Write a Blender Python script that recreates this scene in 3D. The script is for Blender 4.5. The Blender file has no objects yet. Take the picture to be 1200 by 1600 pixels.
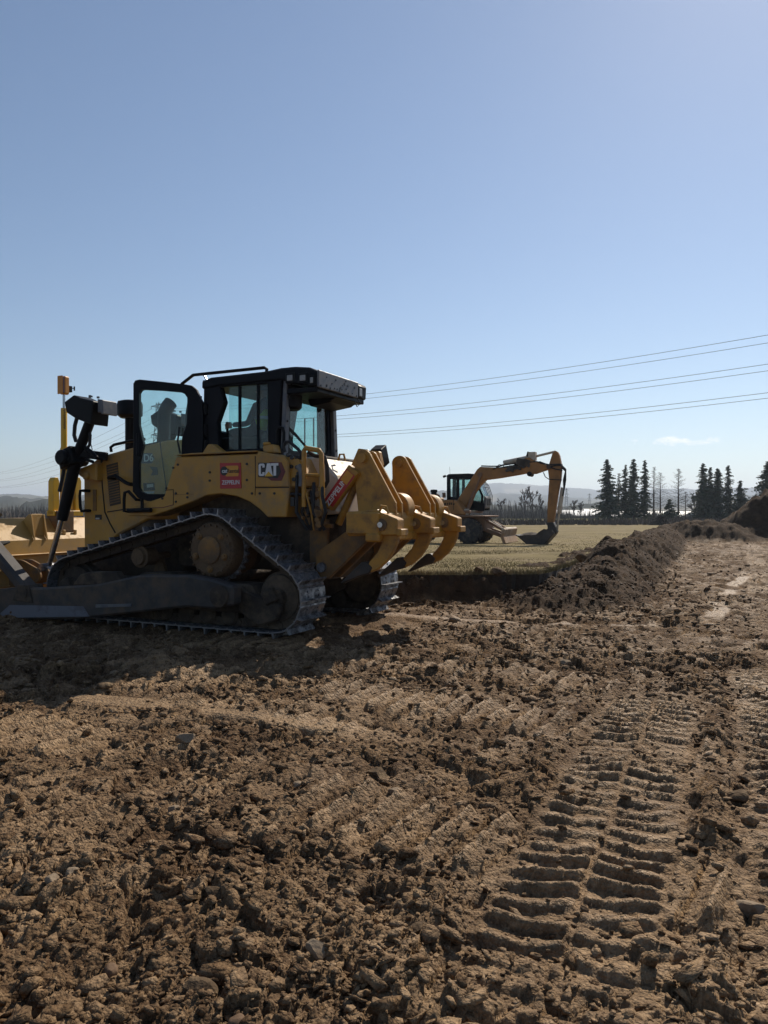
import bpy, bmesh, math, random
import numpy as np
from mathutils import Vector, Matrix
random.seed(7); RNG = np.random.default_rng(11)
SC = bpy.context.scene; COL = SC.collection
rad = math.radians
# ------------------------------------------------------------------ camera
CAM_H, FPX = 1.5, 1180.0            # eye height, focal length in pixels of the 1200x1600 photograph
cd = bpy.data.cameras.new('camera'); cam = bpy.data.objects.new('camera', cd); COL.objects.link(cam)
cd.sensor_fit = 'VERTICAL'; cd.sensor_height = 36; cd.lens = 36*FPX/1600
cd.clip_start = .05; cd.clip_end = 30000
cam.location = (0, 0, CAM_H); cam.rotation_euler = (rad(90), 0, 0); SC.camera = cam
# ------------------------------------------------------------------ sky, sun, exposure
SUN_AZ, SUN_EL = rad(30), rad(40.5)   # azimuth to the right of the view direction
w = bpy.data.worlds.new('World'); SC.world = w; w.use_nodes = True
nt = w.node_tree; nt.nodes.clear(); N = nt.nodes.new; LK = nt.links.new
out = N('ShaderNodeOutputWorld'); bg = N('ShaderNodeBackground'); sky = N('ShaderNodeTexSky')
sky.sky_type = 'NISHITA'; sky.sun_disc = False; sky.sun_elevation = SUN_EL; sky.sun_rotation = SUN_AZ
sky.altitude = 300; sky.air_density = 1.0; sky.dust_density = .22; sky.ozone_density = 2.2
# a small fair-weather cloud low over the horizon
tc = N('ShaderNodeTexCoord'); mp = N('ShaderNodeMapping'); mp.inputs['Scale'].default_value = (30, 30, 75)
ns = N('ShaderNodeTexNoise'); ns.inputs['Scale'].default_value = 1.0; ns.inputs['Detail'].default_value = 6
ns.inputs['Roughness'].default_value = .6
LK(tc.outputs['Generated'], mp.inputs['Vector']); LK(mp.outputs['Vector'], ns.inputs['Vector'])
sx = N('ShaderNodeSeparateXYZ'); LK(tc.outputs['Generated'], sx.inputs[0])
def mth(op, a, b=None, c=None, clamp=False):
    m = N('ShaderNodeMath'); m.operation = op; m.use_clamp = clamp
    for i, q in enumerate((a, b, c)):
        if q is None: continue
        if isinstance(q, (int, float)): m.inputs[i].default_value = q
        else: LK(q, m.inputs[i])
    return m.outputs[0]
cu = mth('DIVIDE', mth('SUBTRACT', sx.outputs['X'], .358), .062)
cv = mth('DIVIDE', mth('SUBTRACT', sx.outputs['Z'], .0870), .0075)
ell = mth('SUBTRACT', 1.0, mth('ADD', mth('MULTIPLY', cu, cu), mth('MULTIPLY', cv, cv)))
ell = mth('MULTIPLY', mth('MAXIMUM', ell, 0.0), mth('GREATER_THAN', sx.outputs['Y'], 0.0))
cm = mth('MULTIPLY', mth('SUBTRACT', mth('ADD', ns.outputs['Fac'], mth('MULTIPLY', ell, .20)), .56), 6.0, clamp=True)
cm = mth('MULTIPLY', cm, mth('MULTIPLY', ell, 2.0, clamp=True)); cm = mth('MULTIPLY', cm, .7)
mx = N('ShaderNodeMix'); mx.data_type = 'RGBA'; LK(cm, mx.inputs[0]); LK(sky.outputs[0], mx.inputs[6])
mx.inputs[7].default_value = (13, 12.7, 12.8, 1)
LK(mx.outputs[2], bg.inputs[0]); bg.inputs[1].default_value = .090; LK(bg.outputs[0], out.inputs[0])
sd = bpy.data.lights.new('sun', 'SUN'); sun = bpy.data.objects.new('sun', sd); COL.objects.link(sun)
sd.energy = 5.0; sd.angle = rad(.55); sd.color = (1, .905, .77)
tos = Vector((math.sin(SUN_AZ)*math.cos(SUN_EL), math.cos(SUN_AZ)*math.cos(SUN_EL), math.sin(SUN_EL)))
sun.rotation_euler = (-tos).to_track_quat('-Z', 'Y').to_euler(); sun.location = (20, 20, 30)
vs = SC.view_settings; vs.view_transform = 'Standard'; vs.look = 'None'; vs.exposure = .16; vs.gamma = 1; vs.use_curve_mapping = False

# ------------------------------------------------------------------ helpers
def tag(o, label=None, cat=None, group=None, kind=None):
    for k, q in (('label', label), ('category', cat), ('group', group), ('kind', kind)):
        if q: o[k] = q
    return o
def link(name, me, mat=None, parent=None, bevel=0, smooth=False, seg=1):
    o = bpy.data.objects.new(name, me); COL.objects.link(o)
    if mat is not None and len(me.materials) == 0: me.materials.append(mat)
    if parent: o.parent = parent
    if bevel:
        m = o.modifiers.new('bevel', 'BEVEL'); m.width = bevel; m.segments = seg; m.limit_method = 'ANGLE'; m.angle_limit = rad(40)
    if smooth: me.polygons.foreach_set('use_smooth', [True]*len(me.polygons))
    return o
def empty(name, loc=(0, 0, 0), rz=0):
    o = bpy.data.objects.new(name, None); COL.objects.link(o); o.location = loc; o.rotation_euler = (0, 0, rz)
    o.empty_display_size = .2
    return o
def npmesh(name, V, Fq):
    """vertices (n,3), faces (m,k) with constant k"""
    V = np.asarray(V, np.float32); Fq = np.asarray(Fq, np.int32); k = Fq.shape[1]
    me = bpy.data.meshes.new(name); me.vertices.add(len(V)); me.vertices.foreach_set('co', V.ravel())
    me.loops.add(Fq.size); me.loops.foreach_set('vertex_index', Fq.ravel())
    me.polygons.add(len(Fq)); me.polygons.foreach_set('loop_start', np.arange(0, Fq.size, k, dtype=np.int32))
    me.update(calc_edges=True); me.validate(); return me
def rpoly(P, r, n=4):
    """round the corners of a 2D polygon"""
    out = []; m = len(P)
    for i in range(m):
        a, b, c = Vector(P[i-1]), Vector(P[i]), Vector(P[(i+1) % m])
        u, q = (a-b), (c-b); d = min(r, u.length*.45, q.length*.45)
        s, e = b+u.normalized()*d, b+q.normalized()*d
        for k in range(n+1):
            t = k/n; out.append(tuple(s*(1-t)**2+b*2*t*(1-t)+e*t*t))
    return out
class MB:
    def __init__(s): s.v = []; s.f = []
    def add(s, V, Fs):
        o = len(s.v); s.v += [tuple(p) for p in V]; s.f += [tuple(i+o for i in q) for q in Fs]; return s
    def box(s, x0, x1, y0, y1, z0, z1):
        return s.add([(x, y, z) for x in (x0, x1) for y in (y0, y1) for z in (z0, z1)],
                     [(0,1,3,2),(4,6,7,5),(0,4,5,1),(2,3,7,6),(0,2,6,4),(1,5,7,3)])
    def obox(s, c, size, R=None):
        R = R or Matrix.Identity(3); c = Vector(c)
        V = [c+R@Vector((size[0]*i/2, size[1]*j/2, size[2]*k/2)) for i in (-1,1) for j in (-1,1) for k in (-1,1)]
        return s.add(V, [(0,1,3,2),(4,6,7,5),(0,4,5,1),(2,3,7,6),(0,2,6,4),(1,5,7,3)])
    def bar(s, p, q, wd, ht, up=(0, 0, 1)):
        p, q = Vector(p), Vector(q); d = (q-p); L = d.length; d.normalize()
        y = Vector(up).cross(d)
        if y.length < 1e-4: y = Vector((0, 1, 0))
        y.normalize(); z = d.cross(y)
        return s.obox((p+q)/2, (L, wd, ht), Matrix((d, y, z)).transposed())
    def prism(s, P, a, b, ax='y'):
        """polygon P extruded a..b along ax; P in (x,z) for y, (y,z) for x, (x,y) for z"""
        n = len(P)
        def q(p, t): return (p[0], t, p[1]) if ax == 'y' else ((t, p[0], p[1]) if ax == 'x' else (p[0], p[1], t))
        V = [q(p, a) for p in P]+[q(p, b) for p in P]
        return s.add(V, [tuple(range(n)), tuple(range(2*n-1, n-1, -1))]+[(i, i+n, (i+1) % n+n, (i+1) % n) for i in range(n)])
    def frame(s, A, B, a, b, ax='y'):
        """ring between polygons A (outer) and B (inner), same count"""
        n = len(A)
        def q(p, t): return (p[0], t, p[1]) if ax == 'y' else ((t, p[0], p[1]) if ax == 'x' else (p[0], p[1], t))
        V = [q(p, a) for p in A]+[q(p, a) for p in B]+[q(p, b) for p in A]+[q(p, b) for p in B]; Fs = []
        for i in range(n):
            j = (i+1) % n
            Fs += [(i, j, n+j, n+i), (2*n+i, 3*n+i, 3*n+j, 2*n+j), (i, 2*n+i, 2*n+j, j), (n+i, n+j, 3*n+j, 3*n+i)]
        return s.add(V, Fs)
    def cyl(s, p, q, r, r2=None, n=16):
        return s.tube([p, q], [r, r if r2 is None else r2], n)
    def tube(s, pts, r, n=8, cap=True):
        pts = [Vector(p) for p in pts]; m = len(pts); rr = r if isinstance(r, (list, tuple)) else [r]*m
        V = []; prev = None
        for i, p in enumerate(pts):
            d = (pts[min(i+1, m-1)]-pts[max(i-1, 0)]).normalized()
            if prev is None:
                u = d.cross(Vector((0, 0, 1)));  u = d.cross(Vector((0, 1, 0))) if u.length < .05 else u
            else: u = prev-d*prev.dot(d)
            u.normalize(); prev = u; t = d.cross(u)
            V += [p+(u*math.cos(2*math.pi*k/n)+t*math.sin(2*math.pi*k/n))*rr[i] for k in range(n)]
        Fs = [(i*n+k, i*n+(k+1) % n, (i+1)*n+(k+1) % n, (i+1)*n+k) for i in range(m-1) for k in range(n)]
        if cap: Fs += [tuple(range(n-1, -1, -1)), tuple(range((m-1)*n, m*n))]
        return s.add(V, Fs)
    def lathe(s, c, axis, prof, n=24):
        """profile [(radius, offset along axis)]"""
        c, d = Vector(c), Vector(axis).normalized()
        return s.tube_rings([(c+d*h, r) for r, h in prof], d, n)
    def tube_rings(s, rings, d, n):
        u = d.cross(Vector((0, 0, 1)));  u = d.cross(Vector((0, 1, 0))) if u.length < .05 else u
        u.normalize(); t = d.cross(u); V = []; m = len(rings)
        for p, r in rings: V += [p+(u*math.cos(2*math.pi*k/n)+t*math.sin(2*math.pi*k/n))*r for k in range(n)]
        Fs = [(i*n+k, i*n+(k+1) % n, (i+1)*n+(k+1) % n, (i+1)*n+k) for i in range(m-1) for k in range(n)]
        Fs += [tuple(range(n-1, -1, -1)), tuple(range((m-1)*n, m*n))]
        return s.add(V, Fs)
    def mesh(s, name):
        me = bpy.data.meshes.new(name); me.from_pydata(s.v, [], s.f)
        bm = bmesh.new(); bm.from_mesh(me); bmesh.ops.recalc_face_normals(bm, faces=bm.faces); bm.to_mesh(me); bm.free()
        return me
    def build(s, name, mat, parent=None, bevel=0, smooth=False, seg=1):
        o = link(name, s.mesh(name), mat, parent, bevel, False, seg)
        if smooth:
            o.data.polygons.foreach_set('use_smooth', [len(p.vertices) == 4 for p in o.data.polygons])
            o.data.set_sharp_from_angle(angle=rad(38))
        return o
def copy_tree(o, parent=None):
    c = o.copy(); COL.objects.link(c); c.parent = parent
    for ch in list(o.children): copy_tree(ch, c)
    return c
def text_mesh(s, size, depth=.002, shear=0, bold=0):
    cu = bpy.data.curves.new('t', 'FONT'); cu.body = s; cu.size = size; cu.extrude = depth; cu.shear = shear; cu.offset = bold
    cu.align_x = 'CENTER'; cu.align_y = 'CENTER'
    o = bpy.data.objects.new('t', cu); COL.objects.link(o)
    dg = bpy.context.evaluated_depsgraph_get(); me = bpy.data.meshes.new_from_object(o.evaluated_get(dg))
    bpy.data.objects.remove(o); return me
# materials
def mat(name, col, rough=.5, metal=0, var=.25, scale=4, dirt=None, dirt_amt=.5, dirt_scale=2.5, bump=0, bscale=40, spec=.5, coat=0):
    m = bpy.data.materials.new(name); m.use_nodes = True; t = m.node_tree; b = t.nodes['Principled BSDF']; A = t.nodes.new; K = t.links.new
    co = A('ShaderNodeTexCoord'); n1 = A('ShaderNodeTexNoise'); n1.inputs['Scale'].default_value = scale; n1.inputs['Detail'].default_value = 5
    K(co.outputs['Object'], n1.inputs['Vector'])
    r = A('ShaderNodeValToRGB'); c = Vector(col)
    r.color_ramp.elements[0].position = .3; r.color_ramp.elements[1].position = .72
    r.color_ramp.elements[0].color = (*(c*(1-var)), 1); r.color_ramp.elements[1].color = (*[min(1, q) for q in c*(1+var*.6)], 1)
    K(n1.outputs['Fac'], r.inputs[0]); last = r.outputs[0]
    b.inputs['Roughness'].default_value = rough; b.inputs['Metallic'].default_value = metal; b.inputs['Specular IOR Level'].default_value = spec
    if coat: b.inputs['Coat Weight'].default_value = coat; b.inputs['Coat Roughness'].default_value = .2
    if dirt:
        n2 = A('ShaderNodeTexNoise'); n2.inputs['Scale'].default_value = dirt_scale; n2.inputs['Detail'].default_value = 8; n2.inputs['Roughness'].default_value = .7
        K(co.outputs['Object'], n2.inputs['Vector'])
        r2 = A('ShaderNodeValToRGB'); r2.color_ramp.elements[0].position = .62-.3*dirt_amt; r2.color_ramp.elements[1].position = .78-.2*dirt_amt
        K(n2.outputs['Fac'], r2.inputs[0])
        mx = A('ShaderNodeMix'); mx.data_type = 'RGBA'; K(r2.outputs[0], mx.inputs[0]); K(last, mx.inputs[6]); mx.inputs[7].default_value = (*dirt, 1); last = mx.outputs[2]
        mr = A('ShaderNodeMapRange'); K(r2.outputs[0], mr.inputs[0]); mr.inputs[3].default_value = rough; mr.inputs[4].default_value = .9; K(mr.outputs[0], b.inputs['Roughness'])
        if metal:
            mr2 = A('ShaderNodeMapRange'); K(r2.outputs[0], mr2.inputs[0]); mr2.inputs[3].default_value = metal; mr2.inputs[4].default_value = 0; K(mr2.outputs[0], b.inputs['Metallic'])
    K(last, b.inputs['Base Color'])
    if bump:
        n3 = A('ShaderNodeTexNoise'); n3.inputs['Scale'].default_value = bscale; n3.inputs['Detail'].default_value = 6
        K(co.outputs['Object'], n3.inputs['Vector']); bp = A('ShaderNodeBump'); bp.inputs['Strength'].default_value = bump; bp.inputs['Distance'].default_value = .02
        K(n3.outputs['Fac'], bp.inputs['Height']); K(bp.outputs[0], b.inputs['Normal'])
    return m
def glass(name, tint, gl=.08):
    m = bpy.data.materials.new(name); m.use_nodes = True; t = m.node_tree; t.nodes.clear(); A = t.nodes.new; K = t.links.new
    o = A('ShaderNodeOutputMaterial'); tr = A('ShaderNodeBsdfTransparent'); tr.inputs[0].default_value = (*tint, 1)
    g = A('ShaderNodeBsdfGlossy'); g.inputs['Roughness'].default_value = .03; lw = A('ShaderNodeLayerWeight'); lw.inputs[0].default_value = .5; pw = A('ShaderNodeMath'); pw.operation = 'POWER'; K(lw.outputs['Facing'], pw.inputs[0]); pw.inputs[1].default_value = 3.5
    fr = A('ShaderNodeMath'); fr.operation = 'MULTIPLY_ADD'; K(pw.outputs[0], fr.inputs[0]); fr.inputs[1].default_value = .5; fr.inputs[2].default_value = .03
    mx = A('ShaderNodeMixShader'); K(fr.outputs[0], mx.inputs[0]); K(tr.outputs[0], mx.inputs[1]); K(g.outputs[0], mx.inputs[2]); K(mx.outputs[0], o.inputs[0])
    # a film of dust, thicker in patches
    co = A('ShaderNodeTexCoord'); n = A('ShaderNodeTexNoise'); n.inputs['Scale'].default_value = 2.2; n.inputs['Detail'].default_value = 7; K(co.outputs['Object'], n.inputs['Vector'])
    mr = A('ShaderNodeMapRange'); mr.inputs[1].default_value = .35; mr.inputs[2].default_value = .75; mr.inputs[3].default_value = .02; mr.inputs[4].default_value = .14; K(n.outputs['Fac'], mr.inputs[0])
    df = A('ShaderNodeBsdfDiffuse'); df.inputs[0].default_value = (.45, .42, .36, 1); m2 = A('ShaderNodeMixShader'); K(mr.outputs[0], m2.inputs[0]); K(mx.outputs[0], m2.inputs[1]); K(df.outputs[0], m2.inputs[2]); K(m2.outputs[0], o.inputs[0])
    return m
MUD = (.13, .09, .055)
M = dict(
 yellow=mat('machine_yellow', (.47, .24, .032), .42, var=.14, scale=3, dirt=(.30, .20, .10), dirt_amt=.5, dirt_scale=3.5, bump=.04, bscale=90),
 blade=mat('worn_yellow', (.47, .265, .06), .55, var=.15, scale=2.5, dirt=(.36, .24, .12), dirt_amt=.5, dirt_scale=2.2, bump=.08, bscale=30),
 ripper=mat('ripper_yellow', (.45, .22, .024), .40, var=.14, scale=4, dirt=(.20, .115, .05), dirt_amt=.5, dirt_scale=5, bump=.05, bscale=60),
 rustyel=mat('mud_caked_yellow', (.26, .125, .025), .65, var=.3, scale=6, dirt=MUD, dirt_amt=.75, dirt_scale=5, bump=.3, bscale=35),
 mast=mat('bright_yellow', (.72, .40, .01), .35, var=.08, scale=5, dirt=(.35, .24, .1), dirt_amt=.15),
 orange=mat('receiver_orange', (.62, .24, .02), .4, var=.1),
 redglass=mat('dark_red_lens', (.10, .012, .008), .2, var=.2),
 black=mat('black_paint', (.006, .006, .007), .5, var=.3, scale=3, spec=.15, dirt=(.012, .017, .014), dirt_amt=.15, dirt_scale=6),
 navy=mat('dark_cab_paint', (.0045, .005, .008), .45, var=.3, scale=3, spec=.14, dirt=(.010, .009, .008), dirt_amt=.1, dirt_scale=6),
 rubber=mat('black_rubber', (.014, .014, .014), .65, var=.3),
 grey=mat('dusty_grey_steel', (.11, .115, .125), .5, var=.25, scale=8, dirt=(.2, .18, .15), dirt_amt=.4, dirt_scale=8),
 steel=mat('worn_track_steel', (.33, .335, .35), .33, metal=.9, var=.3, scale=9, dirt=(.022, .017, .013), dirt_amt=.72, dirt_scale=7, bump=.15, bscale=50),
 edge=mat('rubbed_steel_edge', (.28, .28, .29), .38, metal=.9, var=.3, scale=12, dirt=(.08, .065, .05), dirt_amt=.25, dirt_scale=9),
 bright=mat('polished_steel', (.62, .63, .64), .25, metal=1, var=.1),
 frame=mat('mud_and_shade_frame', (.045, .032, .021), .85, var=.5, scale=5, dirt=(.14, .10, .062), dirt_amt=.5, dirt_scale=3, bump=.5, bscale=22),
 greyarm=mat('scuffed_grey_arm', (.05, .043, .038), .7, var=.45, scale=5, dirt=(.12, .085, .054), dirt_amt=.55, dirt_scale=2.2, bump=.2, bscale=25),
 greyplate=mat('scuffed_grey_plate', (.13, .135, .155), .55, var=.15, scale=3, dirt=(.06, .045, .03), dirt_amt=.3, dirt_scale=3),
 hub=mat('dusty_hub', (.15, .092, .045), .8, var=.35, scale=9, dirt=(.07, .048, .03), dirt_amt=.5, dirt_scale=9, bump=.5, bscale=45),
 grille=mat('grille_mesh', (.05, .036, .02), .6, var=.3, scale=60),
 seam=mat('dark_seam', (.012, .009, .006), .8, var=.1),
 white=mat('white_decal', (.72, .72, .70), .45, var=.08), red=mat('red_decal', (.42, .022, .022), .4, var=.1),
 orangedecal=mat('orange_decal', (.62, .27, .02), .4, var=.1), darkred=mat('dark_red_decal', (.13, .014, .014), .4, var=.1),
 ink=mat('black_decal', (.012, .012, .012), .4, var=.1), paper=mat('pale_sticker', (.45, .44, .40), .5, var=.1),
 lamp=mat('lamp_lens', (.30, .29, .27), .15, var=.15, scale=40),
 sunlit_dust=mat('sunlit_dusty_tank', (.62, .52, .40), .55, var=.2, scale=3, dirt=(.5, .33, .12), dirt_amt=.35, dirt_scale=3),
 soilcake=mat('caked_soil', (.045, .030, .019), .95, var=.5, scale=14, bump=.9, bscale=25),
 glass=glass('tinted_cab_glass', (.80, .935, .925)), glass2=glass('excavator_glass', (.78, .91, .90)),
 seat=mat('seat_fabric', (.03, .032, .036), .8, var=.2), vest=mat('hi_vis_fabric', (.45, .70, .03), .7, var=.15, scale=12),
 skin=mat('skin', (.42, .25, .18), .55, var=.08), hair=mat('dark_hair', (.03, .022, .016), .7, var=.3), cloth=mat('navy_workwear', (.03, .038, .06), .85, var=.3),
 reflect=mat('silver_reflective', (.6, .6, .6), .3, var=.05),
 exo=mat('faded_orange_paint', (.36, .155, .032), .5, var=.22, scale=1.6, dirt=(.22, .115, .045), dirt_amt=.45, dirt_scale=1.8, bump=.1, bscale=12),
 exunder=mat('faded_brown_paint', (.22, .11, .055), .6, var=.3, scale=2, dirt=(.2, .13, .08), dirt_amt=.5, dirt_scale=2.2, bump=.2, bscale=12),
 excream=mat('faded_cream_paint', (.55, .47, .36), .6, var=.2, scale=3, dirt=(.3, .2, .12), dirt_amt=.4),
 tyre=mat('dusty_tyre', (.03, .028, .026), .85, var=.4, scale=6, dirt=(.13, .10, .07), dirt_amt=.5, dirt_scale=4, bump=.2),
 rim=mat('dusty_rim', (.10, .085, .07), .7, var=.3, dirt=(.12, .09, .06), dirt_amt=.5),
 bucket=mat('dark_bucket_steel', (.06, .05, .042), .6, metal=.3, var=.4, scale=3, dirt=(.1, .07, .045), dirt_amt=.4),
 dryblade=mat('soil_caked_blade', (.30, .18, .09), .7, var=.3, scale=2, dirt=(.52, .46, .38), dirt_amt=.45, dirt_scale=1.6),
 galv=mat('galvanised_lattice', (.12, .125, .13), .6, metal=.3, var=.1), wire=mat('power_cable', (.10, .10, .105), .6, var=.1),
 bark=mat('bark', (.07, .052, .04), .9, var=.4, scale=2), bareb=mat('bare_twigs', (.075, .06, .05), .9, var=.4, scale=.5),
 spruce=mat('spruce_needles', (.060, .088, .056), .75, var=.5, scale=.9), spruce2=mat('spruce_needles_dull', (.072, .092, .060), .75, var=.5, scale=.9),
 shrub=mat('dormant_shrubs', (.115, .096, .078), .95, var=.5, scale=.08),
 bwall=mat('white_render', (.45, .45, .43), .8, var=.12, scale=.3), broof=mat('pale_sheet_roof', (.40, .41, .42), .5, var=.12, scale=.2), bdark=mat('dark_opening', (.05, .055, .06), .3, var=.2),
 brick=mat('brown_wall', (.20, .16, .13), .8, var=.2, scale=.4),
)
# ------------------------------------------------------------------ noise (numpy)
def h2(ix, iy, seed):
    n = (ix.astype(np.int64)*374761393+iy.astype(np.int64)*668265263+seed*974634777) & 0xffffffff
    n = ((n ^ (n >> 13))*1274126177) & 0xffffffff; n = ((n ^ (n >> 16))*2246822519) & 0xffffffff
    return ((n ^ (n >> 15)) & 0xffffff).astype(np.float32)/np.float32(0xffffff)
def vn(x, y, seed=0):
    ix, iy = np.floor(x), np.floor(y); fx, fy = x-ix, y-iy
    ux, uy = fx*fx*fx*(fx*(fx*6-15)+10), fy*fy*fy*(fy*(fy*6-15)+10)
    a, b, c, d = h2(ix, iy, seed), h2(ix+1, iy, seed), h2(ix, iy+1, seed), h2(ix+1, iy+1, seed)
    return (a*(1-ux)+b*ux)*(1-uy)+(c*(1-ux)+d*ux)*uy*1.0
def fbm(x, y, o=4, seed=0, gain=.5):
    s = 0; a = 1; t = 0
    for i in range(o):
        cs, sn = math.cos(.6*i), math.sin(.6*i)
        s = s+a*(vn(x*cs-y*sn, x*sn+y*cs, seed+i*17)-.5)*2; t += a; a *= gain; x = x*2.03; y = y*2.03
    return s/t
def clod(x, y, size, seed, dens=.75):
    """irregular lumps: height field of jittered, faceted domes about `size` across"""
    x, y = x/size, y/size; wx = x+.35*fbm(x*1.7, y*1.7, 2, seed+5); wy = y+.35*fbm(x*1.7+9, y*1.7, 2, seed+6)
    ix, iy = np.floor(wx), np.floor(wy); H = np.zeros_like(wx)
    for dx in (-1, 0, 1):
        for dy in (-1, 0, 1):
            cx, cy = ix+dx, iy+dy
            jx, jy = cx+h2(cx, cy, seed), cy+h2(cx, cy, seed+1); r = h2(cx, cy, seed+2); an = h2(cx, cy, seed+3)*6.283
            rr = .35+.5*r; ux, uy = wx-jx, wy-jy; ca, sa = np.cos(an), np.sin(an)
            a, b = (ux*ca+uy*sa)/rr, (-ux*sa+uy*ca)/(rr*(.55+.4*h2(cx, cy, seed+4)))
            q = 1-(a*a+b*b); tl = 1+.35*a
            H = np.maximum(H, np.where(h2(cx, cy, seed+7) < dens, np.minimum(np.maximum(q, 0)**.7, .62)*rr*tl, 0))
    return H*size
def plates(x, y, size, seed, tilt=.5, crack=.18):
    """broken slabs: every cell a tilted facet, with cracks between"""
    x, y = x/size, y/size; wx = x+.30*fbm(x*1.3, y*1.3, 3, seed+5); wy = y+.30*fbm(x*1.3+9, y*1.3, 3, seed+6)
    ix, iy = np.floor(wx), np.floor(wy); f1 = np.full(wx.shape, 9.); f2 = np.full(wx.shape, 9.); hh = np.zeros_like(wx); idd = np.zeros_like(wx)
    for dx in (-1, 0, 1):
        for dy in (-1, 0, 1):
            cx, cy = ix+dx, iy+dy; ux, uy = wx-cx-h2(cx, cy, seed), wy-cy-h2(cx, cy, seed+1); d = np.hypot(ux*1.25, uy)
            h = (h2(cx, cy, seed+2)-.5)*.6+((h2(cx, cy, seed+3)-.5)*ux+(h2(cx, cy, seed+4)-.5)*uy)*2*tilt
            n = d < f1; f2 = np.where(n, f1, np.minimum(f2, d)); hh = np.where(n, h, hh); idd = np.where(n, h2(cx, cy, seed+8), idd); f1 = np.where(n, d, f1)
    plates.id = idd
    return (hh-crack*(1-sst(0, .16, f2-f1)))*size
sst = lambda a, b, t: (lambda u: u*u*(3-2*u))(np.clip((t-a)/(b-a), 0, 1))
# ------------------------------------------------------------------ the lie of the land
EDGE = np.array([(-400, 12.4), (-60, 12.5), (-8, 12.9), (-2, 13.0), (1.2, 13.1), (2.75, 13.25), (3.15, 14.0), (4.1, 16.3), (5.3, 19.4), (8.0, 25.5), (11.2, 33), (16.5, 45), (24, 60), (40, 90), (400, 140)], float)
def edge_dist(x, y):
    """signed distance to the turf edge, positive on the stripped side; also the x of the foot point"""
    best = np.full(x.shape, 1e9); sg = np.zeros(x.shape); fx = np.zeros(x.shape)
    for (ax, ay), (bx, by) in zip(EDGE[:-1], EDGE[1:]):
        ex, ey = bx-ax, by-ay; L2 = ex*ex+ey*ey
        t = np.clip(((x-ax)*ex+(y-ay)*ey)/L2, 0, 1); qx, qy = ax+t*ex, ay+t*ey
        d = np.hypot(x-qx, y-qy); c = ex*(y-ay)-ey*(x-ax); m = d < best
        best = np.where(m, d, best); sg = np.where(m, -np.sign(c), sg); fx = np.where(m, qx, fx)
    return best*np.where(sg == 0, 1, sg), fx
def field_z(y):
    return np.interp(y, [0, 13.5, 20, 33, 50, 85, 130, 200, 400], [.42, .41, .33, .16, .09, .04, .02, -.3, -2.5])
sst = lambda a, b, t: (lambda u: u*u*(3-2*u))(np.clip((t-a)/(b-a), 0, 1))
def seg_uv(x, y, P, Q):
    """across / along coordinates of a straight path P->Q"""
    P, Q = np.array(P), np.array(Q); d = Q-P; L = np.hypot(*d); d = d/L
    s = (x-P[0])*d[0]+(y-P[1])*d[1]; u = (x-P[0])*d[1]-(y-P[1])*d[0]
    return u, s, L
TYRE = [((-.01, .95), (2.44, 6.9)), ((1.47, 2.0), (3.9, 8.0))]
GROUS = [((-4.2, 8.62), (3.6, 3.95), .2, 1), ((-3.2, 5.75), (2.9, 2.0), .2, .9), ((-2.6, 7.0), (2.2, 4.05), .2, .7), ((-2.2, 9.2), (5.5, 4.6), .2, .8), ((-3.5, 4.9), (1.0, 2.1), .2, .6), ((.5, 10.8), (6.5, 6.6), .2, .6), ((6.1, 12.0), (17.6, 36), .2, .8), ((4.4, 8.5), (6.1, 12.0), .2, .5)]
STRIP = [((-2.9, 6.45), (.5, 4.98), .125), ((-.8, 11.35), (4.2, 9.9), .11), ((4.6, 10.5), (5.9, 13.4), .12), ((6.1, 13.6), (9.4, 19.5), .13), ((13.2, 19), (18, 32), .16)]
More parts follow.
